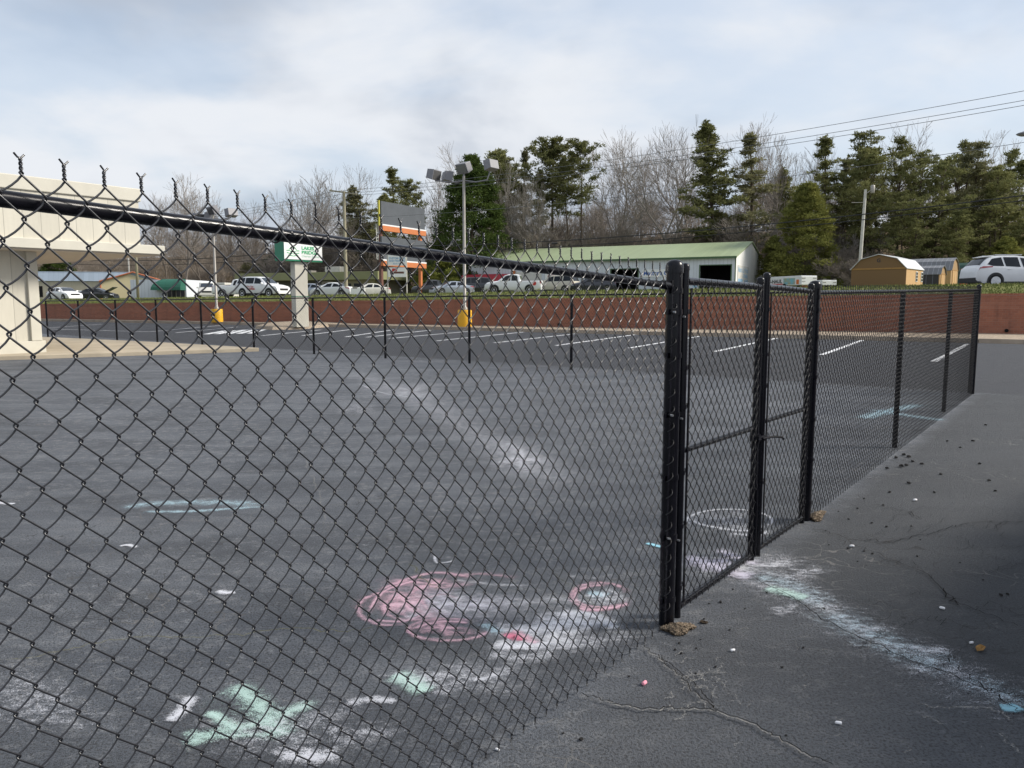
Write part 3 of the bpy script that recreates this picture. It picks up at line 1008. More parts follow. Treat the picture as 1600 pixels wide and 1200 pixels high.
# --- gate leaves
def gate_leaf(label, s0, s1, ztop0, ztop1, latch=False, hinge_side=-1):
    g = empty('gate_leaf', label, 'gate', fw(s0), FROT, 'leaves of the double gate')
    Lg = s1 - s0
    zt_ = lin(0, ztop0, Lg, ztop1)
    rr = 0.0185
    v0 = 0.012
    post(MB(), 0.0, rr, zt_(0) + .045, v0).build('upright', M['vinyl'], g, smooth=True, angle=50)
    post(MB(), Lg, rr, zt_(Lg) + .02, v0).build('upright', M['vinyl'], g, smooth=True, angle=50)
    MB().tube([(rr, v0, zt_(0)), (Lg - rr, v0, zt_(Lg))], rr * .92, 16).build('top_bar', M['vinyl'], g, smooth=True, angle=60)
    MB().tube([(rr, v0, 0.752), (Lg - rr, v0, 0.735)], rr * .72, 16).build('middle_bar', M['vinyl'], g, smooth=True, angle=60)
    MB().tube([(rr, v0, 0.045), (Lg - rr, v0, 0.035)], rr * .92, 16).build('bottom_bar', M['vinyl'], g, smooth=True, angle=60)
    nc = int((Lg - 0.05) / WCOL)
    v_, f_ = chain_mesh(0.03, nc, (Lg - 0.06) / nc, 20, lin(0, 0.055, Lg, 0.045), lambda s: zt_(s) - .004, 0.002, 6, 5, 0.0022, 'loop', 0.0022, 0.0006)
    v_[:, 1] -= 0.012
    link('wire_mesh', mesh_np('wire_mesh', v_, f_), M['wirefar'], g, smooth=True)
    for e, sd_ in ((0.0, 1), (Lg, -1)):
        MB().box(e + sd_ * .030, e + sd_ * .044, -0.006, -0.001, 0.06, zt_(e) - .03).build('tension_bar', M['vinyl'], g)
        for z in (0.14, 0.42, 0.66, 0.95, 1.12, 1.36):
            band(e, rr, z, 0.020, v0, True, sd_).build('tension_band', M['vinyl'], g, smooth=True, angle=40)
    if latch:
        lt = MB()
        band_s = Lg
        lt.lathe([(rr + .002, .66), (rr + .009, .66), (rr + .009, .70), (rr + .002, .70)], (band_s, v0, 0), 18)
        lt.box(Lg - .03, Lg + .10, -0.022, -0.010, .672, .690)
        lt.tube([(Lg + .02, -0.024, .676), (Lg + .09, -0.058, .680), (Lg + .14, -0.085, .672), (Lg + .155, -0.092, .66)], 0.006, 8)
        lt.build('latch', M['vinyl'], g, smooth=True, angle=40)
        MB().tube([(Lg + .0, -.008, .03), (Lg + .0, -.008, .40)], .008, 10).build('drop_rod', M['vinyl'], g, smooth=True, angle=50)
    return g


gate_leaf('nearer black chain link gate leaf hinged on the thick gate post', 0.088, 1.010, 1.490, 1.479, latch=True)
gate_leaf('farther black chain link gate leaf hinged on the round capped post', 1.105, 1.905, 1.480, 1.464)

# --- right run
rail_r = lin(2.0, 1.457, 10.34, 1.568)
rf_ = empty('chain_link_fence', 'black chain link fence run from the gate away to the far right corner', 'fence', fw(1.985), FROT)
SR = 1.985
rl = lambda s: rail_r(s + SR)
v_, f_ = chain_mesh(0.045, 127, WCOL, 21, lambda s: 0.018 + 0 * s, lambda s: rl(s) + .020, 0.0021, 2, 4, 0.0024, 'spike')
link('wire_mesh', mesh_np('wire_mesh', v_, f_), M['wirefar'], rf_, smooth=True)
MB().tube([(0.02, VOFF, rl(0)), (8.33, VOFF, rl(8.33))], RAIL_R, 14).build('top_rail', M['vinyl'], rf_, smooth=True, angle=60)
post(MB(), 0, 0.034, 1.475, 0.012).build('terminal_post', M['vinyl'], rf_, smooth=True, angle=50)
POSTS_R = []
for x in (1405.5, 1479.5, 1518):
    d = ray(x, 560)
    A = np.array([[U[0], -d[0]], [U[1], -d[1]]])
    POSTS_R.append(np.linalg.solve(A, -(G0 + V * .063)[:2])[0] - SR)
for z in (1.43, 1.35, 1.18, 0.93, 0.66, 0.40, 0.12):
    band(0, 0.034, z, 0.022, 0.012, True, 1).build('tension_band', M['vinyl'], rf_, smooth=True, angle=40)
for s in POSTS_R:
    post(MB(), s, 0.024, rl(s) - .01, VOFF + .035, cap=False).build('line_post', M['vinyl'], rf_, smooth=True, angle=50)
post(MB(), 8.36, 0.030, 1.60, 0.012).build('corner_post', M['vinyl'], rf_, smooth=True, angle=50)

# --- far run across the lot
CP = fw(10.34, 0.06)
EV = V * 30.0 + U * (-1.25)
ef = EV / np.linalg.norm(EV)
FL = 30.1
frz = math.atan2(ef[1], ef[0])
ff = empty('chain_link_fence', 'far black chain link fence run crossing the lot in front of the brick wall', 'fence', CP, frz)
rail_f = lin(0, 1.56, FL, 1.40)
v_, f_ = chain_mesh(0.03, 460, 0.0653, 21, lambda s: 0.02 - 0.05 * s / FL, lambda s: rail_f(s) + .03, 0.0021, 1, 3, 0.002, 'spike')
link('wire_mesh', mesh_np('wire_mesh', v_, f_), M['wirefar'], ff, smooth=True)
MB().tube([(0.02, -VOFF, rail_f(0)), (FL, -VOFF, rail_f(FL))], RAIL_R * 1.15, 10).build('top_rail', M['vinyl'], ff, smooth=True, angle=60)
d0 = None
for x, yb in [(1276, 0), (1062, 0), (892, 577), (732, 571), (600, 562), (488, 557), (394, 547), (313, 543), (243, 539.5), (180, 536.5), (122, 532), (72, 529)]:
    # where the sight line of the post meets the fence line
    d = ray(x, 500)
    A = np.array([[ef[0], -d[0]], [ef[1], -d[1]]])
    s = np.linalg.solve(A, -CP[:2])[0]
    post(MB(), s, 0.030, rail_f(s), -VOFF, cap=False, n=12).build('line_post', M['vinyl'], ff, smooth=True, angle=50)


# ------------------------------------------------------------------ lettering
def text(body, size, mat_, parent, loc, rot, bold=0.0, name='lettering', width=None, align='LEFT', thick=0.004):
    cu = bpy.data.curves.new(name, 'FONT')
    cu.body = body
    cu.size = size
    cu.offset = bold
    cu.extrude = thick
    cu.align_x = align
    tmp = bpy.data.objects.new('tmp', cu)
    COL.objects.link(tmp)
    dg = bpy.context.evaluated_depsgraph_get()
    me = bpy.data.meshes.new_from_object(tmp.evaluated_get(dg))
    bpy.data.objects.remove(tmp)
    me.name = name
    if width:
        xs = [v.co.x for v in me.vertices]
        k = width / (max(xs) - min(xs))
        for v in me.vertices:
            v.co.x *= k
    me.materials.clear()
    me.materials.append(mat_)
    o = bpy.data.objects.new(name, me)
    COL.objects.link(o)
    o.parent = parent
    o.location = Vector([float(c) for c in loc])
    o.rotation_euler = rot
    return o


UPR = (math.pi / 2, 0, 0)          # lettering upright, read from local -Y

# ------------------------------------------------------------------ cream building with canopy
A_ = at(220, 390, 20.5)                                  # far corner of the fascia
bl = empty('cream_building', 'cream panelled building with deep flat canopy fascia at the left edge', 'building', (A_[0], A_[1], 0), FROT)
# local x runs along U; the fascia face is y = 0, the building extends to +y and -x
LZ0, LZ1 = 2.66, 4.36
MB().box(-16, 0, 0, 10.0, LZ0 + .24, LZ1 - .34).build('fascia', M['cream'], bl)
MB().box(-16, 0.05, -0.05, 10.0, LZ1 - .337, LZ1).build('parapet_cap', M['creamtrim'], bl, bevel=0.02)
lipm = MB().box(-16, 0.62, -0.10, 10.0, LZ0, LZ0 + .237)
lipm.build('canopy_edge', M['creamtrim'], bl, bevel=0.015)
MB().box(-15.9, 0.5, -0.02, 9.9, LZ0 - .03, LZ0 - .003).build('soffit', M['soffit'], bl)
Q = gnd(73, 550, .1)
D = Q - np.array([A_[0], A_[1], 0])
qx, qy = float(D @ U), float(D @ V)
MB().box(-15, qx - .18, qy + .02, 9, .40, LZ0 - .033).build('wall', M['cream'], bl)
MB().box(-15, qx - .02, qy - .05, 9, .09, .397).build('plinth', M['creamtrim'], bl, bevel=0.012)
MB().box(qx - .34, qx - .10, qy - .06, qy + .10, .40, LZ0 - .035).build('corner_trim', M['creamtrim'], bl, bevel=0.01)
# floodlight bracket under the canopy edge
bk = MB().tube([(-4.5, 1.0, LZ0 - .04), (-4.5, 1.0, LZ0 - .16), (-4.35, .85, LZ0 - .22)], .03, 8)
bk.box(-4.4, -4.2, .75, .95, LZ0 - .30, LZ0 - .19)
bk.build('bracket', M['lamp_grey'], bl)

# ------------------------------------------------------------------ pylon sign
P0 = gnd(470, 508, .2)
sg = empty('pylon_sign', 'green and white school sign box on a square cream column', 'sign', (P0[0], P0[1], 0.1), FROT)
MB().box(-.375, .375, -.17, .19, 0, 3.217).build('column', M['creamtrim'], sg, bevel=0.02)
MB().box(-.38, .38, -.175, .195, 1.50, 1.535).build('stripe', M['signgreen'], sg)
b0, b1 = 3.22, 4.52
MB().box(-1.12, 1.18, -.34, .38, b0, b1).build('sign_box', M['signgreen'], sg, bevel=0.02)
MB().box(-1.10, 1.15, -.362, -.342, b0 + .09, b1 - .03).build('sign_face', M['signwhite'], sg)
text('LAKES', 0.225, M['ink_green'], sg, (-.10, -.366, 3.80), UPR, 0.008, width=.75)
text('BRIDGE', 0.225, M['ink_green'], sg, (-.10, -.366, 3.59), UPR, 0.008, width=.97)
text('Charter School', 0.15, M['ink_mint'], sg, (-.10, -.366, 3.44), UPR, 0.0, width=1.05)
lg = MB()
for (x0, z0, x1, z1) in [(-1.02, 4.50, -.80, 4.50), (-.36, 4.50, -.14, 4.50), (-1.0, 4.36, -.62, 4.30), (-.56, 4.30, -.16, 4.36), (-.92, 4.22, -.6, 4.17), (-.56, 4.17, -.24, 4.22),
                         (-.84, 4.56, -.68, 4.72), (-.34, 4.56, -.48, 4.72), (-.58, 4.58, -.58, 4.80), (-.78, 4.46, -.58, 4.42), (-.58, 4.42, -.40, 4.46)]:
    fx = lambda x: -.97 + (x + 1.02) * .85
    fz = lambda z: 3.47 + (z - 4.17) * .78
    lg.tube([(fx(x0), -.364, fz(z0)), (fx(x1), -.364, fz(z1))], 0.019, 6)
lg.build('emblem', M['ink_green'], sg)


# ------------------------------------------------------------------ lamp posts with yellow bases
def lamp_post(label, base, hp, sc, faces):
    o = empty('lamp_post', label, 'lamp post', base, 0, 'parking lot lamp posts')
    MB().lathe([(.40 * sc, 0), (.41 * sc, .05), (.40 * sc, .90 * sc), (.37 * sc, .95 * sc)], n=28).build('base', M['yellow'], o, smooth=True, angle=40)
    MB().lathe([(.16 * sc, .951 * sc), (.16 * sc, 1.05 * sc), (.09 * sc, 1.15 * sc), (.075 * sc, hp)], n=14).build('pole', M['pole_grey'], o, smooth=True, angle=40)
    for (dx, dy, dz, yaw, tilt) in faces:
        ar = MB()
        if abs(dx) > 0.1:
            ar.tube([(0, 0, hp - .2), (dx * .45, dy * .45, hp - .28), (dx * .85, dy * .85, hp - .18), (dx * .95, dy * .95, hp + dz - .30)], .035 * sc, 8)
        else:
            ar.tube([(0, 0, hp - .05), (dx, dy, hp + dz - .1)], .05 * sc, 8)
        ar.build('arm', M['lamp_grey'], o, smooth=True, angle=40)
        h = MB()
        # square shoebox: tapered back, rim and glass
        a, d = .40 * sc, .46 * sc
        h.add([(-a, -d / 2, -a * .72), (a, -d / 2, -a * .72), (a, -d / 2, a * .72), (-a, -d / 2, a * .72),
               (-a * .94, d / 2, -a * .62), (a * .94, d / 2, -a * .62), (a * .94, d / 2, a * .62), (-a * .94, d / 2, a * .62)],
              [(0, 1, 2, 3), (7, 6, 5, 4), (0, 4, 5, 1), (1, 5, 6, 2), (2, 6, 7, 3), (3, 7, 4, 0)])
        Mx = Matrix.Rotation(yaw, 4, 'Z') @ Matrix.Rotation(tilt, 4, 'X')
        h.rot(Mx)
        hd = h.build('lamp_head', M['lamp_grey'], o, (dx, dy, hp + dz), bevel=0.02)
        gl = MB().box(-a * .86, a * .86, -d / 2 - .012, -d / 2 - .003, -a * .6, a * .6).rot(Mx)
        gl.build('lens', M['lampglass'], hd)
    return o


lb = at(726, 470, 37.9)
lb[2] = .12
lamp_post('nearer lamp post with three box floodlights and yellow base, right of the billboard', lb, 7.35, .88,
          [(0.02, 0.0, 0.42, R(-40), R(28)), (-1.50, 0.25, 0.12, R(62), R(14)), (1.35, -.1, 0.52, R(-128), R(12)), (-.85, .5, .06, R(110), R(10))])
lb = at(338, 470, 45.6)
lb[2] = .12
lamp_post('farther lamp post with box floodlights and yellow base, left of the school sign', lb, 6.35, .84,
          [(0.02, 0.0, 0.30, R(-40), R(28)), (-.95, 0.25, -0.12, R(62), R(14)), (1.15, -.1, 0.12, R(-128), R(12)), (-.5, .5, -.05, R(110), R(10))])


# ------------------------------------------------------------------ vehicles
STY = {
    'suv': dict(L=4.75, W=1.92, H=1.74, top=[(0, .62), (.02, .80), (.07, 1.06), (.22, 1.25), (.48, 1.53), (.72, 1.66), (1.3, 1.735), (2.1, 1.74), (2.75, 1.66), (3.1, 1.48), (3.65, 1.12), (4.2, 1.02), (4.58, .90), (4.70, .74), (4.75, .50)],
                belt=[(0, 1.14), (.5, 1.13), (3.0, 1.02), (3.6, 1.0), (4.75, .8)], wx=(.95, 3.82), wr=.365,
                side=[[(.52, .34), (.80, .90), (1.30, .93), (1.36, .10), (.75, .10)], [(1.42, .10), (1.37, .93), (2.15, .92), (2.20, .08)], [(2.28, .08), (2.24, .91), (2.72, .86), (3.28, .12)]],
                ws=(2.80, 3.58), rw=(.20, .58), gc=.26),
    'bigsuv': dict(L=5.2, W=2.0, H=1.95, top=[(0, .65), (.02, .95), (.06, 1.25), (.30, 1.82), (.45, 1.90), (1.2, 1.95), (2.6, 1.93), (3.05, 1.84), (3.3, 1.66), (3.85, 1.26), (4.5, 1.18), (4.98, 1.06), (5.14, .85), (5.2, .5)],
                   belt=[(0, 1.26), (3.3, 1.2), (3.8, 1.14), (5.2, .95)], wx=(1.0, 4.2), wr=.39,
                   side=[[(.33, .08), (.48, .9), (1.25, .92), (1.25, .08)], [(1.36, .08), (1.36, .92), (2.35, .92), (2.35, .08)], [(2.45, .08), (2.45, .92), (3.05, .86), (3.5, .10)]],
                   ws=(3.08, 3.80), rw=(.07, .28), gc=.30),
    'sedan': dict(L=4.6, W=1.78, H=1.45, top=[(0, .6), (.03, .86), (.12, .98), (.75, 1.06), (1.0, 1.18), (1.45, 1.40), (2.0, 1.455), (2.6, 1.43), (3.0, 1.28), (3.55, .98), (4.1, .88), (4.45, .74), (4.57, .58), (4.6, .42)],
                  belt=[(0, .98), (2.5, .92), (3.4, .9), (4.6, .7)], wx=(.9, 3.72), wr=.32,
                  side=[[(1.02, .12), (1.42, .85), (1.95, .92), (1.98, .1)], [(2.06, .1), (2.04, .92), (2.58, .88), (3.12, .12)]],
                  ws=(2.66, 3.48), rw=(.82, 1.4), gc=.2),
    'pickup': dict(L=5.7, W=2.0, H=1.92, top=[(0, .62), (.02, 1.05), (.05, 1.30), (1.95, 1.28), (2.02, 1.32), (2.22, 1.84), (2.5, 1.91), (3.3, 1.92), (3.65, 1.82), (3.95, 1.58), (4.35, 1.28), (4.9, 1.20), (5.45, 1.10), (5.65, .9), (5.7, .55)],
                   belt=[(0, 1.22), (2.0, 1.2), (3.6, 1.2), (4.3, 1.14), (5.7, .95)], wx=(1.15, 4.65), wr=.40,
                   side=[[(2.30, .08), (2.38, .88), (2.95, .92), (2.95, .08)], [(3.05, .08), (3.05, .92), (3.58, .86), (4.05, .10)]],
                   ws=(3.68, 4.30), rw=(2.03, 2.2), gc=.34),
}


def vehicle(style, paint, label, cat, loc, heading, group=None, detail=False, hood_up=False, mirror=True, scale=1.0):
    """loc: point under the middle of the car; heading: direction of the nose in world XY (radians)"""
    st = STY[style]
    L, Wd, gc = st['L'], st['W'], st['gc']
    o = empty({'suv': 'parked_suv', 'bigsuv': 'parked_suv', 'sedan': 'parked_sedan', 'pickup': 'parked_pickup'}[style], label, cat, loc, heading, group)
    o.scale = (scale,) * 3
    tx, tz = zip(*st['top'])
    bx, bz = zip(*st['belt'])
    xs = sorted(set(list(tx) + [L * k / 40 for k in range(41)]))

    def sec(x):
        zt_ = np.interp(x, tx, tz)
        zb_ = min(np.interp(x, bx, bz), zt_ - .06)
        e = min(x, L - x)
        pl = 1 - .13 * math.exp(-(e / .22)) if e > 0 else .86
        hw = Wd / 2 * pl
        cab = min(1, max(0, (zt_ - zb_ - .05) / .5))
        wt_ = hw * (.88 - .15 * cab)
        wb_ = hw * .975
        zl = gc + (.10 if e < .3 else 0)
        zm = min(.72, zb_ - .08)
        return [(0, zt_), (wt_ * .55, zt_ - .008), (wt_ * .86, zt_ - .028), (wt_, zt_ - .07), (wb_, zb_), (hw, zb_ - .07), (hw * 1.0, zm), (hw * .985, max(.42, zl + .08)), (hw * .93, zl), (0, zl)]
    body = MB()
    prof = [sec(x) for x in xs]
    n_ = 10
    for x, pr in zip(xs, prof):
        for y, z in pr:
            body.v.append((x - L / 2, y, z))
        for y, z in reversed(pr[1:-1]):
            body.v.append((x - L / 2, -y, z))
    m_ = 2 * n_ - 2
    for i in range(len(xs) - 1):
        for j in range(m_):
            a, b = i * m_ + j, i * m_ + (j + 1) % m_
            body.f.append((a, b, b + m_, a + m_))
    body.f.append(tuple(range(m_)))
    body.f.append(tuple(reversed(range((len(xs) - 1) * m_, len(xs) * m_))))
    body.build('body', paint, o, smooth=True, angle=32)

    def surf(x, t, sy, off=.010):
        pr = sec(x)
        (y1, z1), (y0, z0) = pr[3], pr[4]
        y, z = y0 + (y1 - y0) * t, z0 + (z1 - z0) * t
        return (x - L / 2, sy * (y + off), z + off * .2)
    for sy in (1, -1):
        for poly in st['side']:
            # fan of strips so that the pane follows the body side
            x0, x1 = min(p[0] for p in poly), max(p[0] for p in poly)
            N = 10
            up, lo = [], []
            for k in range(N + 1):
                x = x0 + (x1 - x0) * k / N
                ts = []
                for (a, b) in zip(poly, poly[1:] + poly[:1]):
                    if (a[0] - x) * (b[0] - x) <= 0 and a[0] != b[0]:
                        ts.append(a[1] + (b[1] - a[1]) * (x - a[0]) / (b[0] - a[0]))
                if not ts:
                    ts = [.5]
                up.append(surf(x, max(ts), sy))
                lo.append(surf(x, min(ts), sy))
            g = MB()
            g.v = up + lo
            for k in range(N):
                g.f.append((k, k + 1, k + N + 2, k + N + 1))
            g.build('side_window', M['glass'], o)
    for nm, (xa, xb), mt in (('windscreen', st['ws'], M['screen']), ('rear_window', st['rw'], M['glass'])):
        g = MB()
        N = 5
        for k in range(N + 1):
            x = xa + (xb - xa) * k / N
            pr = sec(x)
            wt_ = pr[3][0] * .90
            for q in (-1, -.6, 0, .6, 1):
                z = pr[0][1] - (.028 if abs(q) == 1 else .008 * abs(q))
                g.v.append((x - L / 2, q * wt_, z + .014))
        for k in range(N):
            for j in range(4):
                a = k * 5 + j
                g.f.append((a, a + 1, a + 6, a + 5))
        g.build(nm, mt, o)
    wr = st['wr']
    for xw_ in st['wx']:
        for sy in (1, -1):
            y = Wd / 2
            ar = MB().tube([(xw_ - L / 2, sy * (y - .25), wr + .03), (xw_ - L / 2, sy * (y + .004), wr + .03)], wr * 1.17, 28)
            for i, (vx, vy, vz) in enumerate(ar.v):
                if vz < gc:
                    ar.v[i] = (vx, vy, gc)
            ar.build('wheel_arch', M['plastic'], o, smooth=True, angle=40)
            wh_ = empty('wheel', None, None, (xw_ - L / 2, sy * (y - .10), wr))
            wh_.parent = o
            t_ = MB().lathe([(wr * .66, -.115), (wr * .93, -.115), (wr, -.07), (wr, .07), (wr * .93, .122), (wr * .68, .122)], n=28)
            t_.rot(Matrix.Rotation(-sy * math.pi / 2, 4, 'X')).build('tyre', M['tyre'], wh_, smooth=True, angle=40)
            rm = MB()
            if detail:
                rm.lathe([(wr * .60, .095), (wr * .68, .095), (wr * .68, .124), (wr * .60, .124)], n=28)
                rm.lathe([(wr * .02, .11), (wr * .16, .11), (wr * .14, .128), (wr * .02, .128)], n=14)
                for k in range(10):
                    a = k // 2 * 2 * math.pi / 5 + (.16 if k % 2 else -.16)
                    c, s_ = math.cos(a), math.sin(a)
                    rm.tube([(c * wr * .10, s_ * wr * .10, .118), (c * wr * .64, s_ * wr * .64, .112)], wr * .055, 6)
            else:
                rm.lathe([(wr * .02, .11), (wr * .66, .10), (wr * .66, .128), (wr * .5, .118), (wr * .02, .126)], n=20)
            rm.rot(Matrix.Rotation(-sy * math.pi / 2, 4, 'X')).build('rim', M['rim'], wh_, smooth=True, angle=40)
            if detail:
                MB().lathe([(wr * .02, .06), (wr * .64, .06), (wr * .64, .075), (wr * .02, .075)], n=20).rot(Matrix.Rotation(-sy * math.pi / 2, 4, 'X')).build('brake_disc', M['plastic'], wh_)
    for sy in (1, -1):
        def lampstrip(xa, xb, za, zb_, sy, off, k=6):
            g = MB()
            for i in range(k + 1):
                x = xa + (xb - xa) * i / k
                for z in ((za + (zb_ - za) * .65 * i / k) if xa < L / 2 else za, zb_):
                    pr = sec(x)
                    ys = [p[0] for p in pr[3:9]][::-1]
                    zs = [p[1] for p in pr[3:9]][::-1]
                    zq = min(z, pr[3][1])
                    g.v.append((x - L / 2 - (off if xa < L / 2 else -off) * .3, sy * (np.interp(zq, zs, ys) + off), zq))
            for i in range(k):
                g.f.append((2 * i, 2 * i + 1, 2 * i + 3, 2 * i + 2))
            return g
        zt_ = {'suv': (1.02, 1.15), 'bigsuv': (.95, 1.30), 'sedan': (.76, .93), 'pickup': (.90, 1.20)}[style]
        lampstrip(.03, {'suv': .78, 'sedan': .5}.get(style, .14), zt_[0], zt_[1], sy, .012).build('tail_light', M['tail'], o)
        zh = {'suv': (.74, .92), 'bigsuv': (.86, 1.06), 'sedan': (.60, .76), 'pickup': (.88, 1.08)}[style]
        lampstrip(L - .38, L - .06, zh[0], zh[1], sy, .012).build('headlight', M['head'], o)
        if mirror:
            xm = st['ws'][1] - .32
            pr = sec(xm)
            y = pr[4][0]
            MB().box(xm - L / 2 - .08, xm - L / 2 + .06, sy * y + (0 if sy > 0 else -.2), sy * y + (.2 if sy > 0 else 0), pr[4][1] + .03, pr[4][1] + .19).build('mirror', paint, o, bevel=0.03)
        if detail or style in ('suv', 'bigsuv'):
            MB().box(st['wx'][0] + wr * 1.15 - L / 2, st['wx'][1] - wr * 1.15 - L / 2, sy * (Wd / 2 - .05) - .02, sy * (Wd / 2 - .05) + .065 * 1 - .02 if sy > 0 else sy * (Wd / 2 - .05) - .0, gc - .05, gc + .09).build('sill', M['plastic'], o, bevel=0.01)
    MB().box(-L / 2 - .03, -L / 2 + .10, -Wd * .43, Wd * .43, gc + .02, gc + .30).build('rear_bumper', M['plastic'] if style == 'suv' else paint, o, bevel=0.03)
    MB().box(L / 2 - .14, L / 2 + .03, -Wd * .42, Wd * .42, gc, gc + .26).build('front_bumper', M['plastic'] if style == 'suv' else paint, o, bevel=0.03)
    MB().box(L / 2 - .05, L / 2 + .012, -Wd * .26, Wd * .26, gc + .33, gc + .52).build('grille', M['plastic'], o, bevel=0.01)
    if style == 'pickup':
        b = MB().box(.12 - L / 2, 1.9 - L / 2, -.72, .72, 1.275, 1.312)
        b.build('bed_cover', M['plastic'], o)
    if detail:
        MB().box(1.0 - L / 2, 2.4 - L / 2, -.62, -.58, 1.735, 1.775).build('roof_rail', M['rim'], o, bevel=0.012)
        MB().box(1.0 - L / 2, 2.4 - L / 2, .58, .62, 1.735, 1.775).build('roof_rail', M['rim'], o, bevel=0.012)
        sp = MB().add([(.50 - L / 2, -.62, 1.63), (.50 - L / 2, .62, 1.63), (.95 - L / 2, .66, 1.72), (.95 - L / 2, -.66, 1.72), (.50 - L / 2, -.62, 1.66), (.50 - L / 2, .62, 1.66), (.95 - L / 2, .66, 1.745), (.95 - L / 2, -.66, 1.745)],
                      [(0, 3, 2, 1), (4, 5, 6, 7), (0, 1, 5, 4), (1, 2, 6, 5), (2, 3, 7, 6), (3, 0, 4, 7)])
        sp.build('spoiler', paint, o, bevel=0.008)
        for sy in (1, -1):
            for xh in (1.62, 2.50):
                pr = sec(xh)
                MB().box(xh - L / 2 - .10, xh - L / 2 + .10, sy * (pr[5][0] + .012) - .012, sy * (pr[5][0] + .012) + .012, .99, 1.02).build('door_handle', paint, o, bevel=0.006)
    if hood_up:
        h = MB().box(0, 1.15, -.68, .68, 0, .035)
        h.rot(Matrix.Rotation(R(-28), 4, 'Y'))
        h.build('raised_bonnet', paint, o, (3.5 - L / 2, 0, 1.0), bevel=0.01)
    return o


def car_at(style, paint, label, cat, x, Y, heading, group=None, dz=0.0, **kw):
    X = at(x, 470, Y)[0]
    return vehicle(style, paint, label, cat, (X, Y, terr(X, Y) + dz), R(heading), group, **kw)


CG = 'vehicles parked above the brick wall'
car_at('suv', M['white'], 'big white crossover parked on the grass verge at the right edge', 'suv', 1580, 41.0, -3, CG, dz=-.2, detail=True)
car_at('bigsuv', M['white'], 'tall white sport utility with faint red door writing left of the sign column', 'suv', 411, 72.5, -24, CG)
car_at('pickup', M['white'], 'white pickup parked behind the tall white sport utility', 'pickup', 379, 79.0, -4, CG)
car_at('pickup', M['offwhite'], 'small white pickup beside the low white wall right of green awning', 'pickup', 325, 92.0, -70, CG)
car_at('sedan', M['white'], 'white sedan in front of the tan metal workshop at far left', 'car', 101, 84.0, -32, CG)
car_at('sedan', M['blackcar'], 'black car with raised bonnet beside the cream gable', 'car', 152, 92.0, 4, CG, hood_up=True)
car_at('sedan', M['silver'], 'pale silver sedan half hidden by the sign column', 'car', 487, 84.0, 168, CG)
car_at('sedan', M['white'], 'white sedan left of the wooden utility pole', 'car', 521, 80.0, 166, CG)
car_at('sedan', M['offwhite'], 'off-white sedan right of the small white box sign', 'car', 578, 88.0, 200, CG)
car_at('pickup', M['greycar'], 'dark grey pickup under the billboard right post', 'pickup', 680, 96.0, 172, CG)
car_at('sedan', M['silver'], 'blue silver car left of the nearer lamp post', 'car', 706, 82.0, 205, CG)
car_at('bigsuv', M['blackcar'], 'black sport utility right behind the nearer lamp post', 'suv', 733, 86.0, 184, CG)
wp = car_at('pickup', M['white'], 'white pickup with red round tail emblem in front of the red awning', 'pickup', 803, 76.0, 170, CG)
car_at('bigsuv', M['tan'], 'cream sport utility behind the tail of the white pickup', 'suv', 868, 84.0, 150, CG)
car_at('suv', M['navycar'], 'dark navy crossover with lit red tail lamp by the dark garage opening', 'suv', 927, 80.0, 172, CG)
# door writing and tail emblem
ex = [o for o in COL.objects if o.get('label', '').startswith('tall white sport utility')][0]
text('The Sign', .24, M['ink_red'], ex, (-1.0, -1.03, .92), UPR, 0.0, width=.8)
text('PRINTING', .20, M['ink_red'], ex, (-.95, -1.03, .70), UPR, 0.01, width=.9)
MB().tube([(0, 0, 0), (0, .012, 0)], .20, 20).build('tail_emblem', M['ink_red'], wp, (-2.2, 1.005, .98))

# unseen car added beyond the right of the frame to cast shade
vehicle('suv', M['greycar'], 'dark grey crossover added outside the view to cast shade on the lot', 'suv', (4.58, 3.18, 0), R(56), detail=True)

# ------------------------------------------------------------------ street lamp, utility poles and wires
P1 = at(541, 463, 79.0)
z1 = at(541, 299, 79.0)[2]
g1 = zat(P1[0], 79.0)
u1 = empty('utility_pole', 'weathered wooden utility pole with tilted crossarm left of the billboard', 'utility pole', (P1[0], 79.0, g1))
MB().tube([(0, 0, -.2), (.02, 0, z1 - g1)], [.19, .14], 12).build('pole', M['wood'], u1, smooth=True, angle=50)
ca = MB()
ca.add([(-1.45, -.10, z1 - g1 + .02), (1.35, -.10, z1 - g1 - .36), (1.35, .02, z1 - g1 - .36), (-1.45, .02, z1 - g1 + .02),
        (-1.45, -.10, z1 - g1 + .16), (1.35, -.10, z1 - g1 - .22), (1.35, .02, z1 - g1 - .22), (-1.45, .02, z1 - g1 + .16)],
       [(0, 3, 2, 1), (4, 5, 6, 7), (0, 1, 5, 4), (1, 2, 6, 5), (2, 3, 7, 6), (3, 0, 4, 7)])
ca.build('crossarm', M['wood'], u1)
ins = MB()
for k in (-1.35, -.2, 1.25):
    ins.lathe([(.03, 0), (.06, .06), (.05, .16), (.02, .2)], (k, -.04, z1 - g1 + .16 - (k + 1.45) * .136), 8)
ins.build('insulator', M['offwhite'], u1)

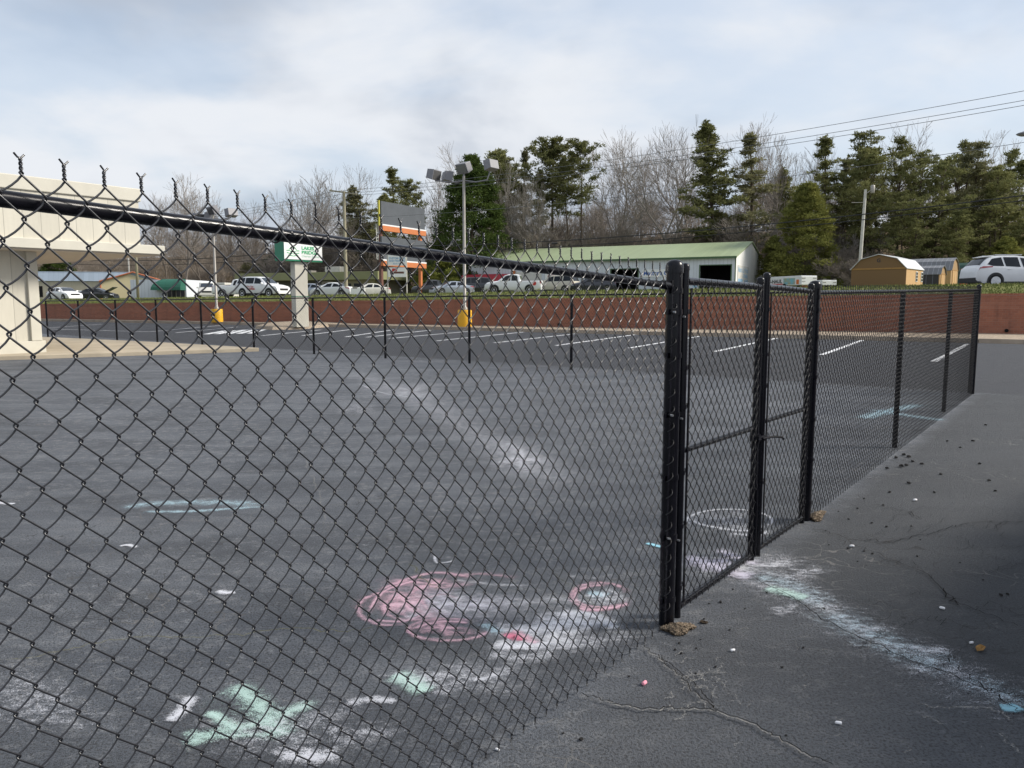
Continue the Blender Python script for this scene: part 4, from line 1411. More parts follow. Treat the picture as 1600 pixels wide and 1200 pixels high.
P2 = np.array([31.5, 40.0, 0])
g2 = terr(31.5, 40.0)
z2 = 14.6
u2 = empty('utility_pole', 'wooden utility pole with street lamp arm, mostly beyond the right edge', 'utility pole', (P2[0], P2[1], g2))
MB().tube([(0, 0, -.2), (0, 0, z2 - g2)], [.19, .14], 12).build('pole', M['wood'], u2, smooth=True, angle=50)
MB().box(-1.3, 1.3, -.06, .06, z2 - g2 - .16, z2 - g2).build('crossarm', M['wood'], u2)
lamp_p = at(1600, 210, 40.0)
hx, hz = lamp_p[0] - P2[0], lamp_p[2] - g2
MB().tube([(0, 0, hz - .8), (hx * .5, 0, hz - .1), (hx + .35, 0, hz + .02)], .035, 8).build('lamp_arm', M['pole_grey'], u2, smooth=True)
MB().lathe([(.05, -.10), (.16, -.08), (.30, -.02), (.36, .03), (.28, .08), (.12, .12), (.04, .16)], (hx, 0, hz), 20).build('lamp_head', M['lamp_grey'], u2, smooth=True)

P3 = at(1343, 410, 58.0)
g3 = terr(P3[0], 72.0)
P3 = at(1344, 410, 72.0)
z3 = at(1347, 296, 72.0)[2]
u3 = empty('utility_pole', 'pale grey utility pole with transformer behind the big wooden barn shed', 'utility pole', (P3[0], 72.0, g3))
MB().tube([(-.08, 0, -.2), (.17, 0, z3 - g3)], [.17, .12], 12).build('pole', M['palewood'], u3, smooth=True, angle=50)
MB().lathe([(.15, 0), (.18, .05), (.18, .66), (.14, .72), (.06, .75)], (.78, -.1, z3 - g3 - .35), 14).build('transformer', M['pole_grey'], u3, smooth=True, angle=40)
MB().tube([(.15, 0, z3 - g3 - .45), (.6, -.06, z3 - g3 - .1)], .04, 8).build('bracket', M['pole_grey'], u3)
MB().tube([(.05, -.1, z3 - g3 - 1.2), (-1.2, -.3, z3 - g3 - 1.25)], .03, 6).build('side_arm', M['pole_grey'], u3)

P4 = at(216, 466, 90.0)
g4 = zat(P4[0], 90.0)
u4 = empty('utility_pole', 'pale wooden pole in front of the white wall left of the green awning', 'utility pole', (P4[0], 90.0, g4))
MB().tube([(0, 0, -.2), (0, 0, 10.6)], [.17, .13], 10).build('pole', M['wood'], u4, smooth=True)
MB().box(-1.1, 1.1, -.05, .05, 10.0, 10.14).build('crossarm', M['wood'], u4)
P5 = at(204, 466, 126.0)
u5 = empty('utility_pole', 'slim white pole rising behind the cream gable', 'utility pole', (P5[0], 126.0, zat(P5[0], 126.0)))
MB().tube([(0, 0, -.2), (0, 0, 9.0)], [.16, .12], 10).build('pole', M['palewood'], u5, smooth=True)
MB().box(-.9, .9, -.05, .05, 8.4, 8.52).build('crossarm', M['wood'], u5)


def wire(label, a, b, sag, r, m_, c=None):
    pts = []
    for (p, q, sg_) in ([(a, b, sag)] if c is None else [(c, a, sag * .7), (a, b, sag)]):
        for k in range(25):
            t = k / 24
            P = np.array(p) * (1 - t) + np.array(q) * t
            P[2] -= sg_ * 4 * t * (1 - t)
            pts.append(P)
    o = MB().tube(pts, r, 5).build('overhead_wire', m_)
    tag(o, label, 'wire', 'overhead wires along the street')
    return o


def pz(x, y, Y):
    return at(x, y, Y)


left = np.array([-62, 104.0, 0])
for k, (yl, yr, nm) in enumerate([(299, 115, 'topmost'), (302, 131, 'second from top'), (305, 139, 'third from top')]):
    a = pz(522 + k * 18, yl, 79)
    b = pz(1745, yr, 40.0)
    wire('thin grey power line, %s of the three crossing the upper right sky' % nm, a, b, .75, .016, M['cablegrey'], left + [k * .9, 0, 10.2 + .1 * k])
wire('thin grey wire crossing the pines below the three power lines', pz(541, 341, 79), pz(1745, 200, 40), .8, .015, M['cablegrey'], left + [0, 0, 8.8])
wire('upper of two thick black cables crossing in front of the trees', pz(541, 384, 79), pz(1760, 285, 40), 1.0, .035, M['cable'], left + [0, 0, 7.0])
wire('lower of two thick black cables crossing in front of the trees', pz(541, 393, 79), pz(1760, 292, 40), 1.05, .028, M['cable'], left + [0, 0, 6.5])
sp = pz(866, 381, 72)
MB_ = MB().tube([(sp[0] - .28, sp[1] - .45, sp[2]), (sp[0] + .28, sp[1] - .45, sp[2] + .03)], .09, 10)
tag(MB_.build('splice_case', M['cable']), 'small black splice case hanging on the lower thick cable', 'splice case')

# ------------------------------------------------------------------ billboard and roadside signs
A0, A1 = at(597, 470, 88.0), at(664, 470, 95.5)
dv = (A1 - A0)
BLn = np.linalg.norm(dv[:2])
bb = empty('billboard', 'two tier billboard with blank slate panels and orange trim on brown posts', 'billboard', (A0[0], A0[1], zat(A0[0], A0[1])), math.atan2(dv[1], dv[0]))
gb_ = zat(A0[0], A0[1])
zt1, zb1 = at(597, 314, 88)[2] - gb_, at(597, 350, 88)[2] - gb_
zt2, zb2 = at(597, 369, 88)[2] - gb_, at(597, 405, 88)[2] - gb_
for (a, b) in ((zb1, zt1), (zb2, zt2)):
    MB().box(0, BLn, -.12, .12, a, b).build('panel', M['bbgrey'], bb, bevel=0.01)
    MB().box(-.02, BLn + .02, -.30, -.123, a - .16, a - .004).build('white_ledge', M['white'], bb)
    MB().box(0, BLn, -.30, .10, a - .75, a - .163).build('orange_trim', M['bborange'], bb)
MB().box(.15, .50, .14, .49, -.3, zt1 - .3).build('post', M['bbpost'], bb)
MB().box(BLn - .62, BLn - .27, .14, .49, -.3, zt1 - .3).build('post', M['bborange'], bb)
MB().box(-.36, -.22, -.1, .10, zb1 - .2, zt1 + .05).build('catwalk_side', M['ylw'], bb)
ld = MB().tube([(-.42, .3, zb2), (-.42, .3, zb1)], .05, 6).tube([(-.1, .3, zb2), (-.1, .3, zb1)], .05, 6)
for k in range(8):
    ld.tube([(-.42, .3, zb2 + .35 * k), (-.1, .3, zb2 + .35 * k)], .03, 5)
ld.build('ladder', M['offwhite'], bb)

Y_ = 76.0
B0, B1 = at(606.5, 470, Y_), at(636, 470, Y_)
ss = empty('roadside_sign', 'white double panel shop sign on two slim posts in front of the billboard', 'sign', (B0[0], Y_, zat(B0[0], Y_)))
gs = zat(B0[0], Y_)
wd = B1[0] - B0[0]
zs = lambda y: at(606, y, Y_)[2] - gs
MB().tube([(0, 0, -.2), (0, 0, zs(397))], .06, 8).tube([(wd, 0, -.2), (wd, 0, zs(397))], .06, 8).build('post', M['palewood'], ss)
MB().box(.06, wd - .06, -.10, .10, zs(415), zs(397)).build('upper_panel', M['signwhite'], ss, bevel=0.01)
MB().box(.06, wd - .06, -.10, .10, zs(433), zs(418)).build('lower_panel', M['signwhite'], ss, bevel=0.01)
text('CUSTOM SIGNS', .26, M['ink_pale'], ss, (.16, -.105, zs(405)), UPR, 0.01, width=wd - .3)
text('AND BANNERS', .26, M['ink_pale'], ss, (.16, -.105, zs(409)), UPR, 0.01, width=wd - .3)
text('864', .2, M['ink_pale'], ss, (.55, -.105, zs(413)), UPR, 0.0, width=.7)
MB().box(.45, .95, -.108, -.103, zs(424), zs(419.5)).build('red_panel', M['ink_red'], ss)
MB().box(.25, wd - .25, -.107, -.102, zs(427.5), zs(424.4)).build('dark_band', M['bbpost'], ss)

Y_ = 78.0
B0 = at(548, 470, Y_)
ws = empty('box_sign', 'low white box sign standing on the verge right of the wooden pole', 'sign', (B0[0], Y_, zat(B0[0], Y_)))
gs = zat(B0[0], Y_)
MB().box(0, 1.45, 0, .35, .15, at(548, 450, Y_)[2] - gs).build('panel', M['signwhite'], ws, bevel=0.01)
MB().box(.1, .25, .05, .3, -.1, .147).box(1.2, 1.35, .05, .3, -.1, .147).build('leg', M['pole_grey'], ws)
MB().box(.2, .7, -.006, -.002, .75, .95).build('mark', M['pole_grey'], ws)

Y_ = 70.0
B0 = at(1086, 470, Y_)
sh = empty('shield_sign', 'small orange and blue shield sign left of the dark garage door', 'sign', (B0[0], Y_, zat(B0[0], Y_)))
gs = zat(B0[0], Y_)
zz0, zz1 = at(1086, 451, Y_)[2] - gs, at(1086, 437, Y_)[2] - gs
MB().tube([(0, .03, -.1), (0, .03, zz1 - .2)], .03, 8).build('post', M['pole_grey'], sh)
hgt = zz1 - zz0
MB().prism([(-.27, zz0 + .42 * hgt), (-.24, zz0 + .2 * hgt), (0, zz0), (.24, zz0 + .2 * hgt), (.27, zz0 + .42 * hgt)], -.02, .0).build('lower_half', M['ink_pale'], sh)
MB().prism([(-.27, zz0 + .422 * hgt), (.27, zz0 + .422 * hgt), (.28, zz1), (0, zz1 - .05), (-.28, zz1)], -.02, .0).build('upper_half', M['bborange'], sh)

# ------------------------------------------------------------------ buildings beyond the street
# long white workshop with green roof
C1 = at(1148, 455, 90.0)
gC = at(1148, 458, 90.0)[2]
dirL = np.array([-21.4, 11.0])
dirL = dirL / np.linalg.norm(dirL)
ang = math.atan2(-dirL[1], -dirL[0])                     # local +x points to the near right corner
gw = empty('workshop_building', 'long white metal workshop with pale green roof and open garage doors', 'building', (C1[0], C1[1], gC), ang)
EH, RH, BW, BL2 = 4.2, 6.55, 20.0, 36.0
# front wall with openings, built as pieces round the doors
doors = [(-2.35, -7.2, 3.40), (-24.2, -19.0, 3.2)]
def lx_of(px):
    d = ray(px, 470)[:2]
    A = np.array([[d[0], -dirL[0]], [d[1], -dirL[1]]])
    return -np.linalg.solve(A, C1[:2])[1]
d1 = (lx_of(1092.5), lx_of(1140.5))
d2 = (lx_of(954), lx_of(996))
zd = at(1120, 412.5, 92)[2] - gC
xsp = [-BL2, d2[0], d2[1], d1[0], d1[1], 0]
fwm = MB()
for a, b in ((-BL2, d2[0]), (d2[1], d1[0]), (d1[1], 0)):
    fwm.box(a, b, 0, .2, -.5, EH)
for (a, b), zt_ in ((d1, 3.30), (d2, 3.05)):
    fwm.box(a + .001, b - .001, 0.002, .198, zt_, EH - .002)
fwm.build('front_wall', M['metalwall'], gw)
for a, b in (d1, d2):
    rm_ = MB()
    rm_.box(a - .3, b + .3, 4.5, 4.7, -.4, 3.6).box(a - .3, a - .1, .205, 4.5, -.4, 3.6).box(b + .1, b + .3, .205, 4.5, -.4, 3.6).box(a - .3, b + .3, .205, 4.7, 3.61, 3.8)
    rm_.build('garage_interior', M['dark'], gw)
for (a, b), zt_ in ((d1, 3.30), (d2, 3.05)):
    tr = MB()
    tr.box(a - .12, a, -.03, 0.21, -.4, zt_ + .1).box(b, b + .12, -.03, 0.21, -.4, zt_ + .1).box(a, b, -.03, .21, zt_, zt_ + .1)
    tr.build('door_trim', M['greentrim'], gw)
MB().box(-.06, .06, -.05, .0, -.4, EH).build('corner_trim', M['greentrim'], gw)
gab = MB()
gab.poly([(0.02, 0, -.5), (0.02, BW, -.5), (0.02, BW, EH), (0.02, BW / 2, RH), (0.02, 0, EH)])
gab.poly([(-BL2, 0, -.5), (-BL2, 0, EH), (-BL2, BW / 2, RH), (-BL2, BW, EH), (-BL2, BW, -.5)])
gab.poly([(0, BW, -.5), (-BL2, BW, -.5), (-BL2, BW, EH), (0, BW, EH)])
gab.build('gable_wall', M['metalgable'], gw)
rfm = MB()
t_ = .12
rfm.add([(-BL2 - .3, -.35, EH - .02), (.18, -.35, EH - .02), (.18, BW / 2, RH + .06), (-BL2 - .3, BW / 2, RH + .06), (.18, BW + .35, EH - .02), (-BL2 - .3, BW + .35, EH - .02),
         (-BL2 - .3, -.35, EH + t_), (.18, -.35, EH + t_), (.18, BW / 2, RH + .06 + t_), (-BL2 - .3, BW / 2, RH + .06 + t_), (.18, BW + .35, EH + t_), (-BL2 - .3, BW + .35, EH + t_)],
        [(0, 3, 2, 1), (3, 5, 4, 2), (6, 7, 8, 9), (9, 8, 10, 11), (0, 1, 7, 6), (1, 2, 8, 7), (2, 4, 10, 8), (4, 5, 11, 10), (5, 3, 9, 11), (3, 0, 6, 9)])
rfm.build('roof', M['greenroof'], gw)
MB().box(-BL2 - .3, .18, -.42, -.353, EH - .10, EH + .13).build('gutter', M['greentrim'], gw)
# shop sign between the doors and lettering on the gable
s0, s1 = lx_of(1003), lx_of(1052)
MB().box(s0, s1, -.08, -.005, 2.05, 2.95).build('shop_sign', M['signwhite'], gw, bevel=0.01)
text("Master's Car", .75, M['ink_blue'], gw, (s0 + .15, -.085, 2.25), UPR, 0.02, width=(s1 - s0) - .3)
GR = (math.pi / 2, 0, math.pi / 2)
MB().box(.03, .07, 1.2, 8.2, 1.15, 3.35).build('gable_sign', M['offwhite'], gw)
text("Master's Car Works", .9, M['ink_pale'], gw, (.075, 1.4, 2.55), GR, 0.01, width=6.4)
text('& Detailing', .7, M['ink_pale'], gw, (.075, 4.4, 1.95), GR, 0.01, width=3.2)
MB().box(.071, .076, 1.4, 4.4, 1.3, 1.75).build('blue_bar', M['ink_pale'], gw)
text('269-9998', .6, M['ink_pale'], gw, (.075, 5.2, 1.3), GR, 0.01, width=2.6)
# left end: low flat shop front with red awning and a roller door
r0, r1 = lx_of(728), lx_of(803)
aw = MB()
prof = [(-1.6, 1.55), (-1.55, 1.95), (-1.35, 2.35), (-.9, 2.65), (-.25, 2.75), (-.02, 2.75), (-.02, 1.55)]
aw.prism_x(prof, r0, r1)
aw.build('red_awning', M['redcanvas'], gw, smooth=True, angle=50)
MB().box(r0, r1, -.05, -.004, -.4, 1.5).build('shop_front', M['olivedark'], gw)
q0, q1 = lx_of(806), lx_of(846)
rd = MB().box(q0, q1, -.06, -.004, -.4, 3.0)
rd.build('roller_door', M['offwhite'], gw)
MB().box(q0 - .35, q0 - .05, -.25, -.005, 2.6, 3.15).build('red_lamp_box', M['bborange'], gw)
q2, q3 = lx_of(852), lx_of(878)
MB().box(q2, q3, -.05, -.005, .3, 2.9).build('notice_panel', M['signwhite'], gw)
text('AUTO', .5, M['ink_red'], gw, (q2 + .3, -.055, 2.2), UPR, 0.0, width=(q3 - q2) * .6)
text('WASH', .6, M['ink_pale'], gw, (q2 + .3, -.055, .9), UPR, 0.02, width=(q3 - q2) * .7)
MB().box(q3 + .1, q3 + .3, -.1, -.003, -.4, 3.6).build('downpipe', M['greentrim'], gw)

# olive flat roofed building
Yo = 104.0
O0, O1 = at(368, 470, Yo + 8), at(591, 470, Yo - 2)
dvo = (O1 - O0)[:2]
Lo = np.linalg.norm(dvo)
go = zat(*(O0 * .5 + O1 * .5)[:2])
ob = empty('flat_roof_building', 'low olive flat roofed building with deep overhang behind the sign column', 'building', (O0[0], O0[1], go), math.atan2(dvo[1], dvo[0]))
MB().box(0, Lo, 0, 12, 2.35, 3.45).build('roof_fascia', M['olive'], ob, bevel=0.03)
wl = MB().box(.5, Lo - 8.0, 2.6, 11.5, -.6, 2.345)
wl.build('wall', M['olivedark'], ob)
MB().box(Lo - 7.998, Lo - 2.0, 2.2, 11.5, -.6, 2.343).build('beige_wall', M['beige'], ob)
xd = Lo * .56
MB().box(xd - .2, xd + 1.7, 2.50, 2.597, -.5, 2.25).build('door_surround', M['offwhite'], ob)
MB().box(xd + .2, xd + .75, 2.44, 2.497, -.5, 2.0).build('door', M['bbpost'], ob)
wn = MB()
for k in range(3):
    wn.box(Lo - 7.2 + k * 1.8, Lo - 5.9 + k * 1.8, 2.12, 2.197, 1.0, 1.9)
wn.build('window', M['glass'], ob)
MB().box(Lo * .53, Lo * .635, 4, 6.0, 3.452, 4.40).build('roof_unit', M['palewood'], ob, bevel=0.02)
MB().box(Lo * .30, Lo * .40, 5, 6.2, 3.452, 3.95).build('roof_unit', M['pole_grey'], ob, bevel=0.02)

# cream and tan workshop with blue grey roof
Yc = 100.0
K0 = at(158.5, 470, Yc)                                  # near corner of gable and side wall
gk = zat(K0[0], Yc)
kb_ = empty('workshop_building', 'tan and cream workshop with blue grey roof and orange edged gable', 'building', (K0[0], Yc, gk), R(20))
EHk, RHk, Wk, Lk = 2.45, 3.65, 7.8, 14.0
# local x: along gable to the right, local -x: side wall runs left/back
ca_ = R(180 - 10)
sv = Vector((math.cos(ca_), math.sin(ca_)))              # side wall direction in local frame
gbm = MB().poly([(0, 0, -.6), (Wk, 0, -.6), (Wk, 0, EHk), (Wk * .5, 0, RHk), (0, 0, EHk)])
gbm.build('gable_wall', M['creamgable'], kb_)
sdm = MB().poly([(0, -.0, -.6), (0, 0, EHk), (sv.x * Lk, sv.y * Lk, EHk), (sv.x * Lk, sv.y * Lk, -.6)])
sdm.build('side_wall', M['tanwall'], kb_)
rk = MB()
ov = .15
pts = [(-.1, -.15, EHk + .02), (Wk * .5, -.15, RHk + .05), (Wk + .1, -.15, EHk + .02)]
bk2 = [(p[0] + sv.x * Lk, p[1] + sv.y * Lk + .0, p[2]) for p in pts]
rk.poly([pts[0], pts[1], bk2[1], bk2[0]]).poly([pts[1], pts[2], bk2[2], bk2[1]])
rko = rk.build('roof', M['blueroof'], kb_)
so_ = rko.modifiers.new('thick', 'SOLIDIFY')
so_.thickness = .08
og = MB().tube([(-.1, -.2, EHk), (Wk * .5, -.2, RHk + .03), (Wk + .1, -.2, EHk)], .10, 6).tube([(0, -.05, -.5), (0, -.05, EHk)], .09, 6)
og.build('orange_edge', M['orange'], kb_)
def onside(t0, t1, z0, z1, off=.05):
    n2 = Vector((sv.y, -sv.x)) * -1
    if n2.y > 0:
        n2 = -n2
    a, b = sv * t0 + n2 * off, sv * t1 + n2 * off
    a2, b2 = sv * t0 + n2 * .004, sv * t1 + n2 * .004
    return MB().add([(a.x, a.y, z0), (b.x, b.y, z0), (b.x, b.y, z1), (a.x, a.y, z1), (a2.x, a2.y, z0), (b2.x, b2.y, z0), (b2.x, b2.y, z1), (a2.x, a2.y, z1)],
                    [(0, 1, 2, 3), (0, 4, 5, 1), (1, 5, 6, 2), (2, 6, 7, 3), (3, 7, 4, 0)])
onside(1.0, 2.8, -.4, 1.25).build('roller_door', M['white'], kb_)
onside(4.0, 5.6, -.4, 1.15).build('open_bay', M['dark'], kb_)
onside(7.0, 8.8, .4, 1.8).build('roller_door', M['dark'], kb_)

# white shop with green awning and low white annexe
Yg = 95.0
W0, W1 = at(205, 470, Yg), at(292, 470, Yg)
gg = zat(W1[0], Yg)
ws_ = empty('shop_building', 'white shop with dark green domed awning and dark glass doors', 'building', (W0[0], Yg, gg))
Ls = W1[0] - W0[0]
hz_ = at(292, 437, Yg)[2] - gg
MB().box(0, Ls, 0, 9, -.6, hz_).build('wall', M['metalwall'], ws_)
a0 = at(246, 470, Yg)[0] - W0[0]
aw2 = MB()
zt_, zb_ = at(270, 436, Yg)[2] - gg, at(270, 453.5, Yg)[2] - gg
rows = []
for k in range(7):
    a = k / 6 * math.pi / 2
    d_ = 1.5 * math.cos(a)
    z = zb_ + (zt_ - zb_) * math.sin(a)
    ins_ = 1.55 * (1 - math.cos(a))
    rows.append([(a0 - .1 + ins_, -d_, z), (Ls - .1, -d_, z), (a0 - .1 + ins_ * .6, -.003, z)])
for r_ in rows:
    aw2.v += r_
for k in range(6):
    aw2.f += [(3 * k, 3 * k + 1, 3 * k + 4, 3 * k + 3), (3 * k + 2, 3 * k, 3 * k + 3, 3 * k + 5)]
aw2.poly([(Ls - .1, -1.5, zb_)] + [(r_[1][0], r_[1][1], r_[1][2]) for r_ in rows[1:]] + [(Ls - .1, -.003, zb_)])
aw2.build('green_awning', M['greencanvas'], ws_)
dx0 = at(262, 470, Yg)[0] - W0[0]
dm = MB().box(dx0, Ls - .15, -.05, -.004, -.5, zb_)
dm.build('door', M['glass'], ws_)
fm = MB()
for k in range(5):
    x = dx0 + (Ls - .2 - dx0) * k / 4
    fm.box(x, x + .06, -.08, -.052, -.5, zb_)
fm.build('door_frame', M['pole_grey'], ws_)
X0, X1 = at(294.5, 470, Yg + 4)[0] - W0[0], at(352, 470, Yg + 4)[0] - W0[0]
MB().box(X0, X1, 4, 9, -.6, hz_ - .25).build('annexe', M['offwhite'], ws_)

# ------------------------------------------------------------------ storage sheds and cargo trailers
def shed(label, x0, Y, width, length, wall_h, ridge_h, rotz, front, side, roof, gambrel=True, letter=None, windows=0, dark_side=None):
    """local: gable front on y=0 facing -y, x across, shed runs back along +y"""
    X = at(x0, 470, Y)[0]
    o = empty('storage_shed', label, 'shed', (X, Y, zat(X, Y) - .02), rotz, 'display sheds for sale')
    wv_ = width
    if gambrel:
        pf = [(0, 0), (wv_, 0), (wv_, wall_h), (wv_ * .83, wall_h + (ridge_h - wall_h) * .68), (wv_ * .5, ridge_h), (wv_ * .17, wall_h + (ridge_h - wall_h) * .68), (0, wall_h)]
    else:
        pf = [(0, 0), (wv_, 0), (wv_, wall_h), (wv_ * .5, ridge_h), (0, wall_h)]
    MB().prism(pf, 0, .08).build('front_wall', front, o)
    MB().prism(pf, length - .08, length).build('rear_wall', front, o)
    MB().box(wv_ - .06, wv_, .082, length - .082, 0, wall_h).build('side_wall', side, o)
    MB().box(0, .06, .082, length - .082, 0, wall_h).build('side_wall', side, o)
    top = pf[2:]
    r = MB()
    th = .05
    for (a, b) in zip(top[:-1], top[1:]):
        e0 = .09 if a == top[0] else 0
        e1 = .09 if b == top[-1] else 0
        dx, dz = b[0] - a[0], b[1] - a[1]
        ln = math.hypot(dx, dz)
        a_ = (a[0] - dx / ln * e0, a[1] - dz / ln * e0)
        b_ = (b[0] + dx / ln * e1, b[1] + dz / ln * e1)
        nx, nz = -dz / ln * -1, dx / ln * -1
        q = [(a_[0] + nx * .004, a_[1] + nz * .004), (b_[0] + nx * .004, b_[1] + nz * .004), (b_[0] + nx * th, b_[1] + nz * th), (a_[0] + nx * th, a_[1] + nz * th)]
        r.prism(q, -.12, length + .12)
    r.build('roof', roof, o)
    tb = MB().box(.02, wv_ - .02, -.035, -.002, wall_h - .06, wall_h + .06)
    tb.build('trim_board', M['barntrim'], o)
    if letter:
        text(letter, .42, M['ink_black'], o, (wv_ * .5, -.012, ridge_h - .62), UPR, .01, align='CENTER')
    for k in range(windows):
        y = length * (.55 + .32 * k)
        wf = MB().box(wv_ + .002, wv_ + .04, y, y + .55, wall_h - 1.05, wall_h - .2).build('window', M['white'], o)
        gl = MB()
        for i in range(2):
            for j in range(3):
                gl.box(wv_ + .041, wv_ + .048, y + .05 + i * .24, y + .05 + i * .24 + .20, wall_h - 1.0 + j * .26, wall_h - 1.0 + j * .26 + .21)
        gl.build('pane', M['glass'], wf)
    if not windows:
        dr = MB().box(wv_ * .22, wv_ * .78, -.03, -.002, .05, wall_h - .1)
        dr.build('door', side, o)
        MB().box(wv_ * .48, wv_ * .52, -.045, -.031, .05, wall_h - .1).build('door_trim', M['barntrim'], o)
    return o


shed('large brown barn shed marked with letter G and pale tin roof', 1328, 65.0, 4.3, 5.1, 1.62, 2.78, R(-42), M['barnfront'], M['barnside'], M['tin'], letter='G', windows=2)
for o in [c for c in COL.objects if c.parent and c.parent.get('label', '').startswith('large brown barn') and c.name.startswith('side_wall')]:
    pass
# sheds behind show their long dark side to the left and a honey gable to the right
def shed_side(label, xr, Y, length, width, wall_h, ridge_h, rotz, wallmat, roofmat, gablemat):
    """gable end faces local +x; long side faces -y"""
    X = at(xr, 470, Y)[0]
    o = empty('storage_shed', label, 'shed', (X, Y, zat(X, Y) - .02), rotz, 'display sheds for sale')
    pf = [(0, 0), (width, 0), (width, wall_h), (width * .83, wall_h + (ridge_h - wall_h) * .68), (width * .5, ridge_h), (width * .17, wall_h + (ridge_h - wall_h) * .68), (0, wall_h)]
    MB().prism_x(pf, -.08, 0).build('gable_wall', gablemat, o)
    MB().prism_x(pf, -length, -length + .08).build('rear_wall', gablemat, o)
    MB().box(-length + .08, -.082, 0, .06, 0, wall_h).build('side_wall', wallmat, o)
    MB().box(-length + .08, -.082, width - .06, width, 0, wall_h).build('side_wall', wallmat, o)
    r = MB()
    top = pf[2:]
    for (a, b) in zip(top[:-1], top[1:]):
        dx, dz = b[0] - a[0], b[1] - a[1]
        ln = math.hypot(dx, dz)
        nx, nz = dz / ln, -dx / ln
        e0, e1 = (.1 if a == top[0] else 0), (.1 if b == top[-1] else 0)
        a_ = (a[0] - dx / ln * e0, a[1] - dz / ln * e0)
        b_ = (b[0] + dx / ln * e1, b[1] + dz / ln * e1)
        r.prism_x([(a_[0] + nx * .004, a_[1] + nz * .004), (b_[0] + nx * .004, b_[1] + nz * .004), (b_[0] + nx * .05, b_[1] + nz * .05), (a_[0] + nx * .05, a_[1] + nz * .05)], -length - .1, .12)
    r.build('roof', roofmat, o)
    MB().box(.002, .03, width * .2, width * .8, .05, wall_h).build('door', M['barntrim'], o)
    MB().box(.031, .04, width * .25, width * .48, .1, wall_h - .1).box(.031, .04, width * .52, width * .75, .1, wall_h - .1).build('door_leaf', gablemat, o)
    MB().box(.002, .03, -.0 + .06, width - .06, wall_h - .04, wall_h + .05).build('trim_board', M['barntrim'], o)
    return o


shed_side('small charcoal barn shed with white ribs, honey gable, in front', 1466, 70.0, 4.4, 2.1, 1.25, 2.0, R(-42), M['tindark'], M['tingrey'], M['barnside'])
shed_side('taller grey roofed barn shed with honey coloured gable behind', 1483, 76.0, 6.2, 3.0, 1.75, 2.95, R(-42), M['barnside'], M['tingrey'], M['barnside'])
shed_side('dark green shed half hidden behind the white crossover', 1506, 84.0, 5.0, 2.6, 1.7, 2.7, R(-42), M['darkgreen'], M['darkgreen'], M['darkgreen'])


def trailer(label, px0, px1, Y0, Y1, ytop, art, group='rental cargo trailers'):
    a, b = at(px0, 470, Y0), at(px1, 470, Y1)
    dv_ = (b - a)[:2]
    L = np.linalg.norm(dv_)
    g = zat(b[0], b[1])
    H = at(px1, ytop, Y1)[2] - g
    o = empty('cargo_trailer', label, 'trailer', (a[0], a[1], g), math.atan2(dv_[1], dv_[0]), group)
    Wt = 1.9
    MB().box(0, L, 0, Wt, .45, H).build('box_body', M['white'], o, bevel=0.04)
    MB().box(L + .002, L + .05, .06, Wt - .06, .5, H - .08).build('rear_door', M['signwhite'], o, bevel=0.01)
    hb = MB()
    for z in (.8, 1.15, H - .3):
        hb.box(L + .051, L + .07, .1, .5, z, z + .05).box(L + .051, L + .07, 1.4, 1.8, z, z + .05)
    hb.build('hinge', M['pole_grey'], o)
    MB().box(L * .02, L * .50, -.012, -.002, .55, H - .75).build('red_band', M['ink_red'], o)
    MB().box(L * .52, L * .84, -.012, -.002, .55, H - .22).build('picture_panel', M['art_blue'], o)
    MB().box(L * .88, L * .95, -.012, -.002, .55, H - .4).build('orange_band', M['orangeband'], o)
    text('U-HAUL', .52, M['ink_black'], o, (L * .06, -.012, H - .68), UPR, .015, width=L * .42)
    for sy in (-.03, Wt - .17):
        t2 = MB().tube([(L * .55, sy, .33), (L * .55, sy + .2, .33)], .33, 20)
        t2.build('wheel', M['tyre'], o, smooth=True, angle=40)
    MB().box(-1.0, 0, Wt / 2 - .05, Wt / 2 + .05, .42, .50).build('drawbar', M['plastic'], o)
    return o


trailer('larger white cargo trailer with red band and blue picture behind the gate', 1196, 1250, 84.0, 78.0, 430.5, True)
trailer('smaller white cargo trailer mostly hidden behind the capped fence post', 1252, 1283, 92.0, 88.0, 437.5, True)
# striped drum standing in for an orange and white trailer behind the crossover
tb = at(1500.5, 470, 52.0)
ot = empty('trailer_standin', 'orange and white striped marker for a trailer edge behind the white crossover tail', 'standin', (tb[0] + .12, 52.0, zat(tb[0], 52.0)))
zq = at(1504, 420, 52.0)[2] - zat(tb[0], 52.0)
for k in range(5):
    z0 = zq * k / 5
    MB().lathe([(.24 - .012 * k, z0 + .002), (.235 - .012 * k, z0 + zq / 5)], n=18).build('stripe_band', M['orangeband'] if k % 2 == 0 else M['signwhite'], ot, smooth=True, angle=40)

# ------------------------------------------------------------------ trees
def seg_mesh(segs, k=4):
    P = np.array([[s[0], s[1]] for s in segs])
    r = np.array([[s[2], s[3]] for s in segs])
    return tubes_np(P, r, k)


